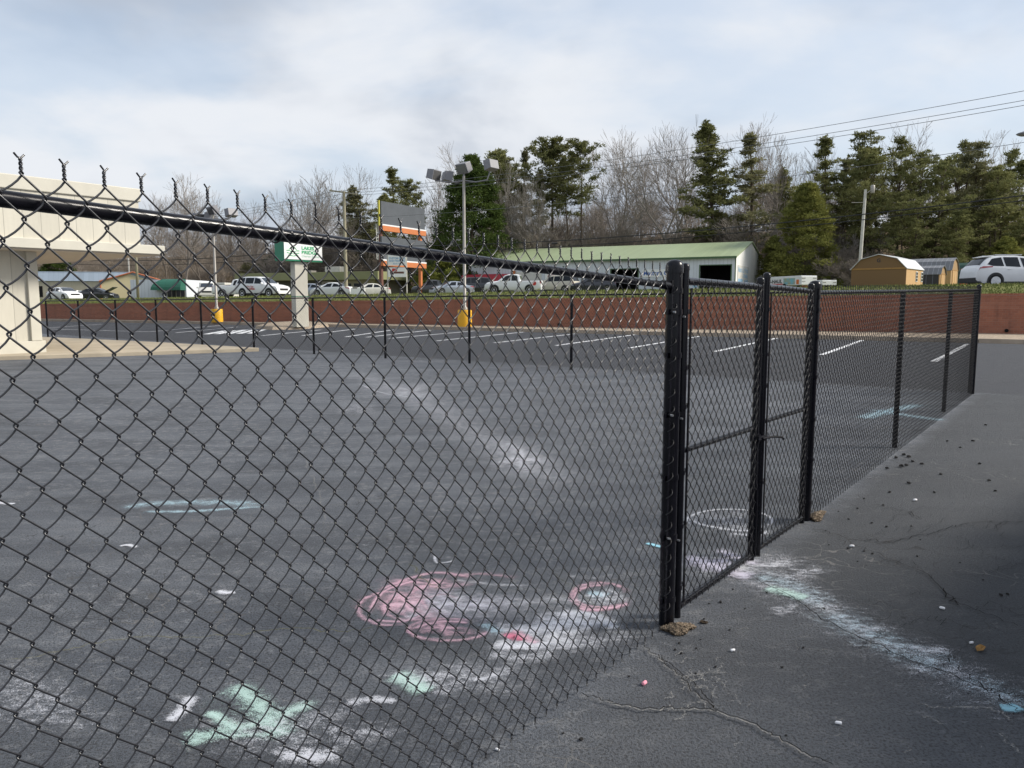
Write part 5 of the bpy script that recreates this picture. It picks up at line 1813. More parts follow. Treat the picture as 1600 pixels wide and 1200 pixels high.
def bare_segs(seed, H=22.0, spread=.45, trunks=1, dens=1.0, r0=.22, base_frac=.28, maxlev=6):
    rs = random.Random(seed)
    segs = []

    def rv():
        return Vector((rs.gauss(0, 1), rs.gauss(0, 1), rs.gauss(0, 1)))

    def grow(p, d, ln, r, lev):
        nseg = 3 if lev < 3 else 2
        pts = [p]
        for i in range(nseg):
            d = (d + rv() * .10 + Vector((0, 0, .10 if lev else .05))).normalized()
            q = pts[-1] + d * (ln / nseg)
            r1 = max(.016, r * (1 - .34 * (i + 1) / nseg))
            segs.append((tuple(pts[-1]), tuple(q), max(.017, r * (1 - .34 * i / nseg)), r1))
            pts.append(q)
        if lev >= maxlev or ln < .35:
            return
        nb = rs.choice([2, 3, 3]) if lev else rs.choice([3, 4, 4])
        nb = max(2, int(nb * dens + .5))
        for b in range(nb):
            ax = rv()
            ax = (ax - d * ax.dot(d)).normalized()
            sp_ = spread * rs.uniform(.55, 1.35) * (1.0 if lev else .9)
            nd = (d + ax * sp_).normalized()
            st = pts[-1] if b < 2 else pts[rs.randint(1, nseg)]
            grow(st, nd, ln * rs.uniform(.62, .84), r * rs.uniform(.52, .68), lev + 1)
        if lev in (1, 2, 3):
            for b in range(3):
                ax = rv()
                ax = (ax - d * ax.dot(d)).normalized()
                grow(pts[rs.randint(1, nseg)], (d * .5 + ax).normalized(), ln * .5, r * .35, lev + 2)
    for t in range(trunks):
        b = Vector((rs.gauss(0, .4), rs.gauss(0, .4), 0)) if trunks > 1 else Vector((0, 0, -.3))
        d = Vector((rs.gauss(0, .10 * trunks), rs.gauss(0, .10 * trunks), 1)).normalized()
        grow(b, d, H * base_frac, r0 * rs.uniform(.7, 1), 0)
    top = max(s[1][2] for s in segs)
    kk = H / top
    return [((a[0] * kk, a[1] * kk, a[2] * kk), (b[0] * kk, b[1] * kk, b[2] * kk), r1, r2) for a, b, r1, r2 in segs]


def split_trunk(segs, rlim=.075):
    big = [s for s in segs if s[2] >= rlim]
    small = [s for s in segs if s[2] < rlim]
    return big or segs[:3], small


BARE = []
for i, (sp_, fr, ds_) in enumerate([(.42, .30, 1), (.55, .26, 1), (.38, .34, 1), (.62, .24, 1), (.46, .36, 1), (.5, .22, 1)]):
    sg_ = bare_segs(11 + i, 22, sp_, 1, ds_, .24, fr)
    b, s = split_trunk(sg_)
    BARE.append((mesh_np('bare_trunk', *seg_mesh(b, 6)), mesh_np('bare_twigs', *seg_mesh(s, 3))))
BRUSH = []
for i in range(3):
    sg_ = bare_segs(41 + i, 8, .50, 9, 1.0, .06, .24, 5)
    BRUSH.append(mesh_np('brush', *seg_mesh(sg_, 3)))


def clumps(centers, radii, n_per, size, flat=.4, up=.3, seed=0):
    """needle sprays in flattened clumps round each centre: slim triangles"""
    r_ = np.random.default_rng(seed)
    n_per = max(1, int(n_per * .85))
    C = np.repeat(np.asarray(centers), n_per, axis=0)
    Rr = np.repeat(np.asarray(radii), n_per)[:, None]
    N = len(C)
    off = r_.normal(0, 1, (N, 3))
    off /= np.linalg.norm(off, axis=1, keepdims=True)
    off *= r_.random((N, 1)) ** .45
    P = C + off * Rr * np.array([1, 1, flat])
    d = off * np.array([1, 1, .6]) + r_.normal(0, .55, (N, 3)) + np.array([0, 0, up])
    d /= np.linalg.norm(d, axis=1, keepdims=True)
    q = np.cross(d, r_.normal(0, 1, (N, 3)))
    q /= np.linalg.norm(q, axis=1, keepdims=True) + 1e-9
    sz = size * (0.6 + .8 * r_.random((N, 1)))
    V_ = np.stack([P - q * sz * .26, P + q * sz * .26, P + d * sz], 1).reshape(-1, 3)
    return V_, np.arange(3 * N).reshape(-1, 3)


def pine(seed, H, cb, width, prof='round', gap=.9, keep=.8, n_per=70, size=.26, flat=.38, rise=.2, crad=(.55, .95), fork=False):
    """trunk with whorled limbs; needle clumps ride on the outer part of every limb"""
    rs = random.Random(seed)
    segs, cents, rads = [], [], []
    stems = [(0.0, 0.0, 1.0)] if not fork else [(0.0, 0.0, 1.0), (1.2, .5, .88)] if fork == 2 else [(0.0, 0.0, 1.0), (.9, .5, .92), (-.8, -.4, .84)]
    for sx, sy, hf in stems:
        Hs = H * hf
        n_ = 14
        tr_ = []
        lx, ly = rs.gauss(0, .03) + sx * .07, rs.gauss(0, .03) + sy * .07
        for i in range(n_ + 1):
            t = i / n_
            tr_.append(Vector((sx + lx * Hs * t + .18 * math.sin(3.1 * t + seed), sy + ly * Hs * t + .18 * math.cos(2.3 * t + seed), -.3 + (Hs + .3) * t)))
        r0 = Hs * .012
        for i in range(n_):
            segs.append((tuple(tr_[i]), tuple(tr_[i + 1]), r0 * (1 - .9 * i / n_), r0 * (1 - .9 * (i + 1) / n_)))
        # a few dead stubs under the crown
        for k in range(12):
            z = Hs * rs.uniform(.15, max(.2, cb))
            i = int(z / Hs * n_)
            az = rs.random() * 6.28
            segs.append((tuple(tr_[i]), tuple(tr_[i] + Vector((math.cos(az), math.sin(az), .25)) * rs.uniform(.8, 2.2)), .03, .012))
        z = Hs * cb
        while z < Hs * .97:
            t = (z - Hs * cb) / (Hs * (1 - cb))
            if prof == 'round':
                w_ = width * max(.12, math.sqrt(max(0, 1 - (1.46 * t - .46) ** 2)))
            elif prof == 'cone':
                w_ = width * ((1 - t) ** .85 * min(1, t * 4 + .55)) + .15
            else:
                w_ = width * (.50 + .45 * math.sin(t * math.pi * .8 + .3)) * math.sqrt(max(.02, 1 - t ** 3.2))
            w_ *= rs.uniform(.75, 1.2)
            nb = rs.choice([2, 2, 3])
            a0 = rs.random() * 6.28
            for b in range(nb):
                if rs.random() > keep:
                    continue
                az = a0 + b * 6.28 / nb + rs.gauss(0, .35)
                ln = w_ * rs.uniform(.35, 1.2)
                el = rise * rs.uniform(-1.2, 2.6) + .5 * t
                d = Vector((math.cos(az) * math.cos(el), math.sin(az) * math.cos(el), math.sin(el)))
                f = (z + .3) / (Hs + .3) * n_
                k = min(int(f), n_ - 1)
                q = tr_[k].lerp(tr_[k + 1], f - k)
                rl_ = max(.025, .012 * ln + .012)
                m_ = max(2, int(ln / .9) + 1)
                for s_ in range(m_):
                    d = (d + Vector((rs.gauss(0, .12), rs.gauss(0, .12), .07))).normalized()
                    q2 = q + d * (ln / m_)
                    segs.append((tuple(q), tuple(q2), rl_ * (1 - .7 * s_ / m_), rl_ * (1 - .7 * (s_ + 1) / m_)))
                    if (s_ + 1) / m_ > .45:
                        for c in range(2):
                            sv_ = Vector((-d.y, d.x, 0)) * rs.gauss(0, .20 * ln)
                            cents.append(tuple(q.lerp(q2, rs.random()) + sv_ + Vector((0, 0, rs.uniform(0, .25)))))
                            rads.append(rs.uniform(*crad) * (1 - (.25 if prof == 'spread' else .4) * t))
                    q = q2
                cents.append(tuple(q))
                rads.append(rs.uniform(*crad) * .9 * (1 - .5 * t))
            z += .52 * gap * rs.uniform(.5, 1.5) * (1 if t < .75 else .7)
        cents += [tuple(tr_[-1] - Vector((0, 0, .35 * k))) for k in range(3)]
        rads += [.22, .30, .36]
    return mesh_np('pine_trunk', *seg_mesh(segs, 4)), mesh_np('pine_crown', *clumps(cents, rads, n_per, size, flat, .3, seed))


def bushy(seed, H, Wd, prof, nc=420, n_per=110, size=.24, crad=(.45, 1.1), flat=.75, rough=.22, base=0.02):
    """dense evergreen: leafy clumps of all sizes crowding an uneven envelope, darker hollows between them"""
    rs = random.Random(seed)
    ph = [rs.random() * 6.28 for _ in range(8)]
    cents, rads = [], []
    segs = [((0, 0, -.3), (0, 0, H * .93), H * .014, .03)]
    for k in range(nc):
        t = rs.random() ** .95
        a = rs.random() * 6.283
        f = math.sin(3 * a + ph[0] + 5 * t) + math.sin(5 * a + ph[1] - 11 * t) + .8 * math.sin(8 * a + ph[2] + 19 * t) + .8 * math.sin(2 * a + ph[4] + 31 * t)
        w_ = Wd * float(prof(t)) * (1 + rough * f / 2.2)
        rr = w_ * (rs.random() ** .35) * rs.uniform(.82, 1.10)
        z = H * (base + (1 - base) * t)
        cents.append((rr * math.cos(a), rr * math.sin(a), z + rs.gauss(0, .2)))
        rads.append(rs.uniform(*crad) * (1 - .45 * t))
        if k % 6 == 0:
            segs.append(((0, 0, max(0, z - rr * .5)), cents[-1], .05, .015))
    for k in range(5):
        cents.append((rs.gauss(0, .15), rs.gauss(0, .15), H * (1 - .02 * k)))
        rads.append(.2 + .08 * k)
    return mesh_np('evergreen_trunk', *seg_mesh(segs, 4)), mesh_np('evergreen_crown', *clumps(cents, rads, n_per, size, flat, .35, seed))


PINES = [pine(3, 22, .45, 4.2, 'round', .85, .8, 34, .30, .62, .2, (.4, .85)), pine(5, 22, .58, 3.8, 'round', .72, .9, 44, .30, .62, .2, (.45, .9)), pine(8, 22, .32, 4.0, 'cone', .75, .85, 40, .30, .62, .2, (.35, .8)),
         pine(12, 22, .30, 3.6, 'cone', 1.0, .7, 28, .30, .6, .2, (.3, .7)), pine(14, 22, .60, 3.6, 'round', .85, .8, 36, .30, .62, .2, (.4, .85), 2)]
VPINES = [pine(21, 18, .22, 4.2, 'spread', 1.25, .75, 32, .28, .40, .25, (.4, .95), 3), pine(24, 18, .30, 4.2, 'spread', 1.0, .75, 34, .28, .40, .30, (.4, .95), 2), pine(27, 18, .14, 4.6, 'spread', 1.3, .75, 32, .28, .36, .18, (.4, 1.0), 3)]
HOLLY = bushy(4, 19, 6.2, lambda t: max(0, 1 - t) ** .60 * min(1, .68 + t * 1.9), 620, 120, .26, (.55, 1.25))
CEDAR = bushy(9, 13, 4.4, lambda t: max(0, 1 - t) ** .50 * min(1, .75 + t * 1.3), 360, 110, .24, (.5, 1.15), .6, .32)
SHRUB = bushy(15, 4, 2.2, lambda t: max(.05, math.sin(math.pi * (t * .8 + .2))), 90, 90, .2, (.3, .6))


def tree(kind, idx, px, ytop, Y, wscale, label, group, mleaf=None, mbark=None, cat='tree'):
    src = {'bare': BARE, 'pine': PINES, 'vpine': VPINES, 'holly': [HOLLY], 'cedar': [CEDAR], 'shrub': [SHRUB], 'brush': BRUSH}[kind]
    H0 = {'bare': 22, 'pine': 22, 'vpine': 18, 'holly': 19, 'cedar': 13, 'shrub': 4, 'brush': 8}[kind]
    P = at(px, 470, Y)
    z = zat(P[0], Y)
    H = at(px, ytop, Y)[2] - z
    if kind == 'bare':
        H *= 1.06
    nm = {'bare': 'bare_tree', 'pine': 'pine_tree', 'vpine': 'pine_tree', 'holly': 'evergreen_tree', 'cedar': 'cedar_tree', 'shrub': 'evergreen_shrub', 'brush': 'bare_thicket'}[kind]
    k = H / H0
    wz = k * wscale
    if kind == 'brush':
        o = link(nm, src[idx % len(src)].copy(), mbark or M['barkbrown'], None, (P[0], Y, z), random.random() * 6.28)
        o.scale = (wz, wz, k)
        tag(o, label, cat, group)
        return o
    o = empty(nm, label, cat, (P[0], Y, z), random.random() * 6.28, group)
    o.scale = (wz, wz, k)
    tm, cm = src[idx % len(src)]
    mb_ = mbark or (M['barkpale'] if kind == 'bare' else M['bark'])
    key = mb_.name
    t1 = tm if not tm.materials or tm.materials[0] == mb_ else tm.copy()
    if t1 is not tm:
        t1.materials.clear()
    link('trunk', t1, mb_, o)
    ml = mb_ if kind == 'bare' else mleaf
    c1 = cm if not cm.materials or cm.materials[0] == ml else cm.copy()
    if c1 is not cm:
        c1.materials.clear()
    link('crown', c1, ml, o)
    return o


BG, PG = 'leafless trees behind the shops', 'pines behind the shops'
bare = [
    (0, 292, 286, 122, 1.0, 'pale leafless tree behind the green awning shop, left of the far lamp post'),
    (1, 318, 300, 134, .9, 'thin leafless tree directly behind the far lamp post'),
    (2, 262, 312, 128, .9, 'leafless tree rising just right of the canopy edge'),
    (4, 475, 260, 126, 1.0, 'tall fan shaped leafless tree above the school sign'),
    (0, 440, 300, 132, 1.0, 'shorter leafless tree left of the fan shaped one'),
    (3, 510, 292, 140, .9, 'spreading leafless tree left of the wooden utility pole'),
    (5, 402, 318, 138, 1.0, 'low wide leafless tree above the tall white sport utility'),
    (2, 370, 330, 140, .9, 'slim leafless tree between far lamp post and school sign'),
    (5, 566, 264, 136, .8, 'leafless tree with thin top left of the billboard'),
    (1, 700, 243, 132, .8, 'leafless tree showing above left shoulder of the big dark evergreen'),
    (4, 668, 262, 138, .8, 'leafless tree right behind the upper billboard panel'),
    (0, 826, 262, 118, .75, 'pale leafless tree right of the big dark evergreen'),
    (2, 850, 285, 116, .7, 'slender leafless tree below the paired tall pines'),
    (3, 798, 300, 120, .7, 'small leafless tree against the dark evergreen right flank'),
    (4, 960, 197, 124, .85, 'tall narrow leafless tree right of the open crowned pine'),
    (1, 1000, 235, 132, .8, 'leafless tree between the narrow one and the broad one'),
    (3, 1048, 198, 122, .95, 'broad many limbed leafless tree above the green roof'),
    (0, 1090, 208, 130, .8, 'leafless tree touching the left side of the tallest pine'),
    (5, 1175, 192, 134, .8, 'leafless crown showing over the grey green pine'),
    (2, 1217, 212, 118, .75, 'upright dark stemmed leafless tree left of the right hand pines'),
    (4, 1248, 215, 130, .7, 'leafless tree half hidden behind the first right hand pine'),
    (1, 1430, 200, 128, .8, 'leafless top showing above the right hand pine cluster'),
    (0, 1590, 208, 122, 1.0, 'pale leafless tree at the right edge under the street lamp'),
    (3, 1560, 262, 126, .8, 'leafless tree behind the leaning right hand pine'),
    (5, 935, 318, 120, .8, 'short brown leafless tree above the ridge left of centre'),
    (1, 990, 320, 118, .8, 'short twiggy leafless tree under the narrow tall one'),
    (0, 1105, 318, 120, .8, 'short leafless tree beneath the tallest pine'),
    (3, 1150, 325, 118, .8, 'short leafless tree above the white gable peak'),
    (2, 885, 316, 122, .7, 'reddish leafless sapling left of the open crowned pine'),
    (4, 105, 372, 150, 1.0, 'leafless tree under the canopy left of the slim white pole'),
    (2, 160, 380, 156, 1.0, 'leafless tree under the canopy right of its column'),
    (1, 540, 330, 122, .8, 'leafless tree directly behind the crossarm pole'),
    (0, 710, 352, 108, .6, 'young pale leafless tree in front of the big dark evergreen'),
    (2, 1290, 300, 110, .6, 'dark leafless tree left of the pale utility pole'),
]
for idx, px_, yt, Y, ws2, lab in bare:
    tree('bare', idx, px_, yt, Y, ws2, lab, BG, None, M['barkpale'] if yt < 300 else M['barkbrown'])
pines = [
    ('pine', 3, 624, 262, 122, 1.3, 'broad pine behind the billboard upper panel', M['pine']),
    ('pine', 2, 570, 290, 124, 1.5, 'dark greyish pine left of the billboard', M['pinegrey']),
    ('pine', 1, 640, 285, 128, 1.0, 'lower pine tucked right of the billboard pine', M['pine']),
    ('pine', 1, 770, 242, 126, 1.2, 'pine top just right of the lamp post heads', M['pine']),
    ('pine', 3, 818, 234, 128, 1.0, 'left one of the tall pines right of the dark evergreen', M['pinegrey']),
    ('pine', 1, 860, 221, 122, 1.3, 'dense crowned tall pine in the middle', M['pine']),
    ('pine', 4, 912, 224, 118, 1.0, 'open crowned tall pine with visible bare stem', M['pine']),
    ('pine', 2, 1118, 191, 116, 1.4, 'tallest dark pine above the white gable', M['pine']),
    ('pine', 3, 1170, 205, 114, 1.75, 'grey green airy pine right of the tallest pine', M['pinegrey']),
    ('pine', 3, 1278, 210, 108, 1.6, 'first airy pine of the right hand group', M['pine']),
    ('pine', 2, 1232, 262, 120, 1.3, 'dark pine between the grey green pine and the olive cedar', M['pine']),
    ('pine', 3, 1306, 246, 112, 1.4, 'airy pine left of the pale utility pole', M['pinegrey']),
    ('vpine', 2, 1325, 262, 110, 1.0, 'low dark pine directly left of the pale utility pole', M['pine']),
    ('vpine', 0, 1560, 236, 108, 1.0, 'tall pine behind the low layered one at right', M['pine']),
    ('pine', 4, 792, 262, 132, 1.2, 'pine crown peeping over the dark evergreen right shoulder', M['pine']),
    ('pine', 3, 842, 268, 134, 1.3, 'grey green pine between the two middle tall pines', M['pinegrey']),
    ('pine', 2, 598, 300, 132, 1.6, 'dark pine filling the gap left of the billboard', M['pine']),
    ('vpine', 0, 1345, 206, 102, 1.0, 'spreading pine behind the pale utility pole', M['pine']),
    ('vpine', 1, 1395, 212, 108, 1.1, 'spreading pine behind the large barn shed', M['pine']),
    ('vpine', 2, 1440, 238, 98, 1.1, 'layered pine above the grey roofed shed', M['pine']),
    ('vpine', 1, 1478, 222, 106, 1.1, 'tall layered pine left of the white crossover', M['pine']),
    ('vpine', 0, 1512, 226, 100, 1.0, 'grey tinted layered pine above the crossover tail', M['pinegrey']),
    ('vpine', 2, 1545, 262, 98, 1.2, 'wide low layered pine above the crossover roof', M['pine']),
    ('vpine', 1, 1590, 330, 96, 1.3, 'short pine at the right edge behind the crossover', M['pine']),
    ('vpine', 2, 1410, 300, 94, 1.2, 'lower dark pine right behind the barn shed roof', M['pine']),
    ('vpine', 0, 1490, 320, 92, 1.2, 'lower dark pine behind the two small sheds', M['pine']),
]
for kind, idx, px_, yt, Y, ws2, lab, ml in pines:
    tree(kind, idx, px_, yt, Y, ws2, lab, PG, ml)
tree('holly', 0, 738, 246, 112, 1.25, 'huge dense dark green evergreen behind the nearer lamp post', 'dense evergreens', M['holly'])
tree('cedar', 0, 1255, 290, 97, 1.15, 'olive green cedar right of the white gable', 'dense evergreens', M['cedar'])
tree('cedar', 0, 1205, 372, 103, 1.1, 'low dark cedar touching the white gable corner', 'dense evergreens', M['cedar'])
tree('cedar', 0, 1565, 372, 92, 1.5, 'low yellowish cedar behind the white crossover roof', 'dense evergreens', M['cedar'])
tree('cedar', 0, 92, 398, 140, 1.6, 'dark rounded evergreen under the cream canopy', 'dense evergreens', M['holly'])
tree('cedar', 0, 425, 402, 134, 1.6, 'dark rounded evergreen behind the tall white sport utility', 'dense evergreens', M['holly'])
tree('cedar', 0, 388, 412, 130, 1.4, 'low brownish evergreen left of the school sign', 'dense evergreens', M['pinegrey'])
for px_, yt, Y, lab in [(690, 405, 105, 'green shrub below the lamp post left of the red awning'), (668, 425, 103, 'small green shrub under the billboard right post'),
                        (925, 392, 122, 'yellowish shrub above the green roof left part'), (968, 388, 122, 'yellowish shrub above the green roof middle'),
                        (880, 398, 124, 'low green shrub just above the ridge left end'), (1300, 425, 92, 'dry shrub between cargo trailers and barn shed')]:
    tree('shrub', 0, px_, yt, Y, 1.3, lab, 'shrubs behind the shops', M['shrub'], cat='shrub')
brl = [(120, 410, 150), (185, 405, 152), (345, 410, 144), (450, 372, 132), (500, 365, 130), (545, 360, 130), (590, 370, 128), (640, 378, 126), (715, 400, 112), (815, 345, 122), (850, 350, 120),
       (890, 340, 124), (930, 350, 126), (975, 350, 124), (1020, 350, 126), (1065, 352, 124), (1110, 345, 124), (1150, 350, 122), (1190, 330, 114), (1230, 330, 112), (1300, 385, 97), (1320, 350, 104), (1335, 400, 92), (780, 385, 118)]
for i, (px_, yt, Y) in enumerate(brl):
    tree('brush', i, px_, yt, Y, 1.3, 'brown leafless undergrowth thicket among the tree stems behind the shops', 'undergrowth thickets', None, M['barkbrown'] if i % 3 else M['barkpale'], cat='thicket')

# the wood farther up the hill reads as one mass
parts = []
src = [bare_segs(71 + i, 16, .5, 1, 1, .2, .3, 5) for i in range(3)]
src = [seg_mesh(s, 3) for s in src]
for k in range(190):
    X = rng.uniform(-120, 150)
    Y = rng.uniform(150, 200) + abs(X) * .05
    v0, f0 = src[k % 3]
    a = rng.random() * 6.28
    c_, s_ = math.cos(a), math.sin(a)
    sc = rng.uniform(.62, 1.0)
    v1 = np.stack([(v0[:, 0] * c_ - v0[:, 1] * s_) * sc * 1.1, (v0[:, 0] * s_ + v0[:, 1] * c_) * sc * 1.1, v0[:, 2] * sc], 1) + np.array([X, Y, zat(X, Y)])
    parts.append((v1, f0))
vv, fv = join_np(parts)
tag(link('distant_wood', mesh_np('distant_wood', vv, fv), M['barkbrown']), 'grey brown leafless wood on the slope far behind the shops', 'wood', kind='stuff')

# ------------------------------------------------------------------ chalk, cracks and litter on the lot
ZC = [0.0040]


class Patch(tuple):
    """rubbed chalk dust: an uneven disc, denser in the middle"""


def ribbon(strokes, smooth=True):
    """strokes: (points in world xy, width, strength). returns mesh with a coverage attribute"""
    vs, fs, cov = [], [], []
    for pts, wd_, st_ in strokes:
        ZC[0] += 0.00003
        z = ZC[0]
        if isinstance(pts, Patch):
            cx, cy, rx, ry, sd_ = pts
            r_ = random.Random(sd_)
            ph = [r_.random() * 6.28 for _ in range(4)]
            b = len(vs)
            for i in range(9):
                q = i / 8
                for k in range(32):
                    a = 2 * math.pi * k / 32
                    w_ = 1 + .22 * math.sin(2 * a + ph[0]) + .16 * math.sin(3 * a + ph[1]) + .10 * math.sin(5 * a + ph[2])
                    g = gnd(cx + rx * q * w_ * math.cos(a), cy + ry * q * w_ * math.sin(a))
                    vs.append((g[0], g[1], z))
                    cov.append(1.55 * st_ * (1 - q ** 1.6) * (.8 + .2 * math.sin(4 * a + 6 * q + ph[3])))
            for i in range(8):
                for k in range(32):
                    fs.append((b + i * 32 + k, b + i * 32 + (k + 1) % 32, b + i * 32 + 32 + (k + 1) % 32, b + i * 32 + 32 + k))
            continue
        P = np.array([p[:2] for p in pts], float)
        # smooth the polyline
        if len(P) > 2 and smooth:
            t = np.arange(len(P))
            tt = np.linspace(0, len(P) - 1, (len(P) - 1) * 6 + 1)
            Q = []
            for q in tt:
                i = min(int(q), len(P) - 2)
                f = q - i
                p0, p1, p2, p3 = P[max(i - 1, 0)], P[i], P[i + 1], P[min(i + 2, len(P) - 1)]
                Q.append(.5 * ((2 * p1) + (-p0 + p2) * f + (2 * p0 - 5 * p1 + 4 * p2 - p3) * f * f + (-p0 + 3 * p1 - 3 * p2 + p3) * f ** 3))
            P = np.array(Q)
        T = np.gradient(P, axis=0)
        T /= np.linalg.norm(T, axis=1, keepdims=True) + 1e-9
        Nn = np.stack([-T[:, 1], T[:, 0]], 1)
        b = len(vs)
        m_ = len(P)
        for i in range(m_):
            e = min(1, min(i, m_ - 1 - i) / max(1, m_ * .12))
            for q, c in ((-1, 0), (-.6, .55), (0, 1), (.6, .55), (1, 0)):
                X = P[i] + Nn[i] * q * wd_ / 2
                vs.append((X[0], X[1], z))
                cov.append(c * st_ * (.15 + .85 * e))
        for i in range(m_ - 1):
            for j in range(4):
                a = b + i * 5 + j
                fs.append((a, a + 1, a + 6, a + 5))
    return vs, fs, cov


def chalk(name, label, cat, sets, group=None, kind=None, parent=None):
    """sets: list of (material, strokes with pixel-surveyed points). several colours become parts"""
    objs = []
    root = None
    if sum(len(q[1]) for q in sets) > 1 and not parent:
        c = np.mean([gnd(*p) for s in sets for st_ in s[1] if not isinstance(st_[0], Patch) for p in st_[0]], axis=0)
        root = empty(name, label, cat, (c[0], c[1], 0), 0, group)
    if root:
        sets = [(mt, [st_]) for mt, strokes in sets for st_ in strokes]
    for mt, strokes in sets:
        strokes = [(pts, wd_ * 1.45, st_) for pts, wd_, st_ in strokes]
        S_ = [(pts if isinstance(pts, Patch) else [gnd(*p) for p in pts], wd_, st_) for pts, wd_, st_ in strokes]
        vs, fs, cov = ribbon(S_)
        if root:
            vs = [(x - root.location.x, y - root.location.y, z) for x, y, z in vs]
        me = bpy.data.meshes.new(name)
        me.from_pydata(vs, [], fs)
        at_ = me.attributes.new('cov', 'FLOAT', 'POINT')
        at_.data.foreach_set('value', np.array(cov, np.float32))
        o = link('chalk_stroke' if root else name, me, M[mt], root or parent)
        if not root and not parent:
            tag(o, label, cat, group, kind)
        objs.append(o)
    return root or objs[0]


def oval(cx, cy, rx, ry, a0=0, a1=360, n=18):
    return [(cx + rx * math.cos(R(a0 + (a1 - a0) * i / n)), cy + ry * math.sin(R(a0 + (a1 - a0) * i / n))) for i in range(n + 1)]


def scrib(cx, cy, rx, ry, n, seed):
    return Patch((cx, cy, rx, ry, seed))


chalk('chalk_drawing', 'big pink chalk scribble of overlapping loops behind the near fence', 'chalk drawing', [
    ('c_lav', [(scrib(690, 945, 130, 48, 0, 32), 0, .42)]),
    ('c_pink', [(oval(612, 952, 52, 26, 60, 330), .03, .66), (oval(640, 950, 40, 20, 0, 330), .03, .66), (oval(700, 985, 62, 17, -20, 320), .03, .66),
                ([(590, 925), (630, 908), (680, 896), (740, 903)], .04, .75), ([(595, 965), (622, 940), (660, 918), (700, 905)], .03, .7), ([(600, 940), (650, 935), (672, 960)], .03, .7),
                ([(620, 955), (650, 970), (690, 965)], .05, .5), ([(650, 912), (640, 945), (625, 965)], .025, .6), ([(700, 900), (760, 898), (810, 905)], .05, .5),
                (scrib(635, 945, 66, 34, 9, 1), .045, .58), (scrib(690, 982, 60, 18, 7, 2), .04, .5), (scrib(670, 915, 70, 20, 7, 3), .04, .5), ([(575, 960), (600, 925), (660, 905)], .03, .8), ([(585, 970), (630, 972), (670, 958)], .03, .75), ([(640, 985), (690, 972), (735, 975)], .03, .75), ([(655, 940), (690, 930), (720, 938)], .03, .6)]),
    ('c_white', [(scrib(720, 945, 130, 40, 12, 4), .10, .34), ([(620, 968), (690, 955), (780, 946), (850, 940)], .10, .42), ([(640, 930), (700, 945), (760, 960)], .06, .45), ([(700, 905), (780, 915), (840, 915)], .05, .45)])])
chalk('chalk_drawing', 'powdery white chalk cloud with red core left of the gate post', 'chalk drawing', [
    ('c_white', [(scrib(870, 988, 120, 42, 11, 5), .13, .58), (scrib(900, 970, 60, 14, 7, 6), .07, .62), (scrib(820, 1010, 60, 14, 7, 7), .07, .62), ([(760, 985), (820, 985), (880, 975), (940, 968)], .14, .75), ([(770, 1005), (805, 1012), (850, 1005)], .10, .85), ([(860, 965), (915, 960), (950, 975), (960, 985)], .09, .85),
                 ([(760, 1022), (820, 1030), (870, 1020)], .08, .55), ([(830, 940), (900, 940), (960, 950)], .10, .45), ([(900, 1000), (950, 1000), (985, 990)], .12, .4)]),
    ('c_red', [([(790, 998), (806, 994), (818, 1003)], .07, .9)]), ('c_pink', [([(800, 985), (825, 1000), (840, 1008)], .05, .7)]), ('c_blue', [([(755, 975), (770, 985), (785, 990)], .06, .7)])])
chalk('chalk_drawing', 'small pink chalk ring with blue middle beside the gate post', 'chalk drawing', [
    ('c_pink', [(oval(938, 933, 44, 21, 0, 350), .038, .66), (oval(938, 933, 40, 17, 30, 300), .03, .7), ([(905, 950), (920, 955), (960, 950), (985, 944)], .04, .8)]),
    ('c_blue', [([(920, 932), (935, 930), (950, 933)], .09, .9)]), ('c_white', [(scrib(940, 935, 46, 20, 8, 8), .05, .45), ([(945, 920), (965, 930), (975, 940)], .05, .5)])])
chalk('chalk_drawing', 'mint green chalk star of crossed strokes near the bottom left', 'chalk drawing', [
    ('c_mint', [(scrib(400, 1125, 90, 42, 0, 31), 0, .20), ([(358, 1072), (395, 1095), (425, 1130), (448, 1155)], .10, .74), ([(284, 1166), (330, 1150), (390, 1135), (450, 1115), (500, 1096)], .075, .76), ([(326, 1112), (350, 1130), (372, 1142)], .045, .9),
                ([(282, 1146), (330, 1150), (400, 1150), (470, 1142)], .045, .65), ([(375, 1072), (410, 1080)], .07, .8)]),
    ('c_white', [([(440, 1180), (480, 1188), (530, 1178)], .06, .8), ([(455, 1195), (500, 1200)], .05, .8), ([(330, 1170), (400, 1180)], .05, .4), ([(500, 1150), (540, 1165)], .08, .35)])])
chalk('chalk_drawing', 'mint green chalk patch between the star and the pink loops', 'chalk drawing', [
    ('c_mint', [([(614, 1055), (645, 1068), (668, 1085)], .10, .95)]), ('c_white', [([(665, 1062), (690, 1075), (700, 1090)], .08, .5), ([(735, 1065), (765, 1060), (775, 1052)], .035, .7), ([(740, 1072), (760, 1060)], .03, .6)])])
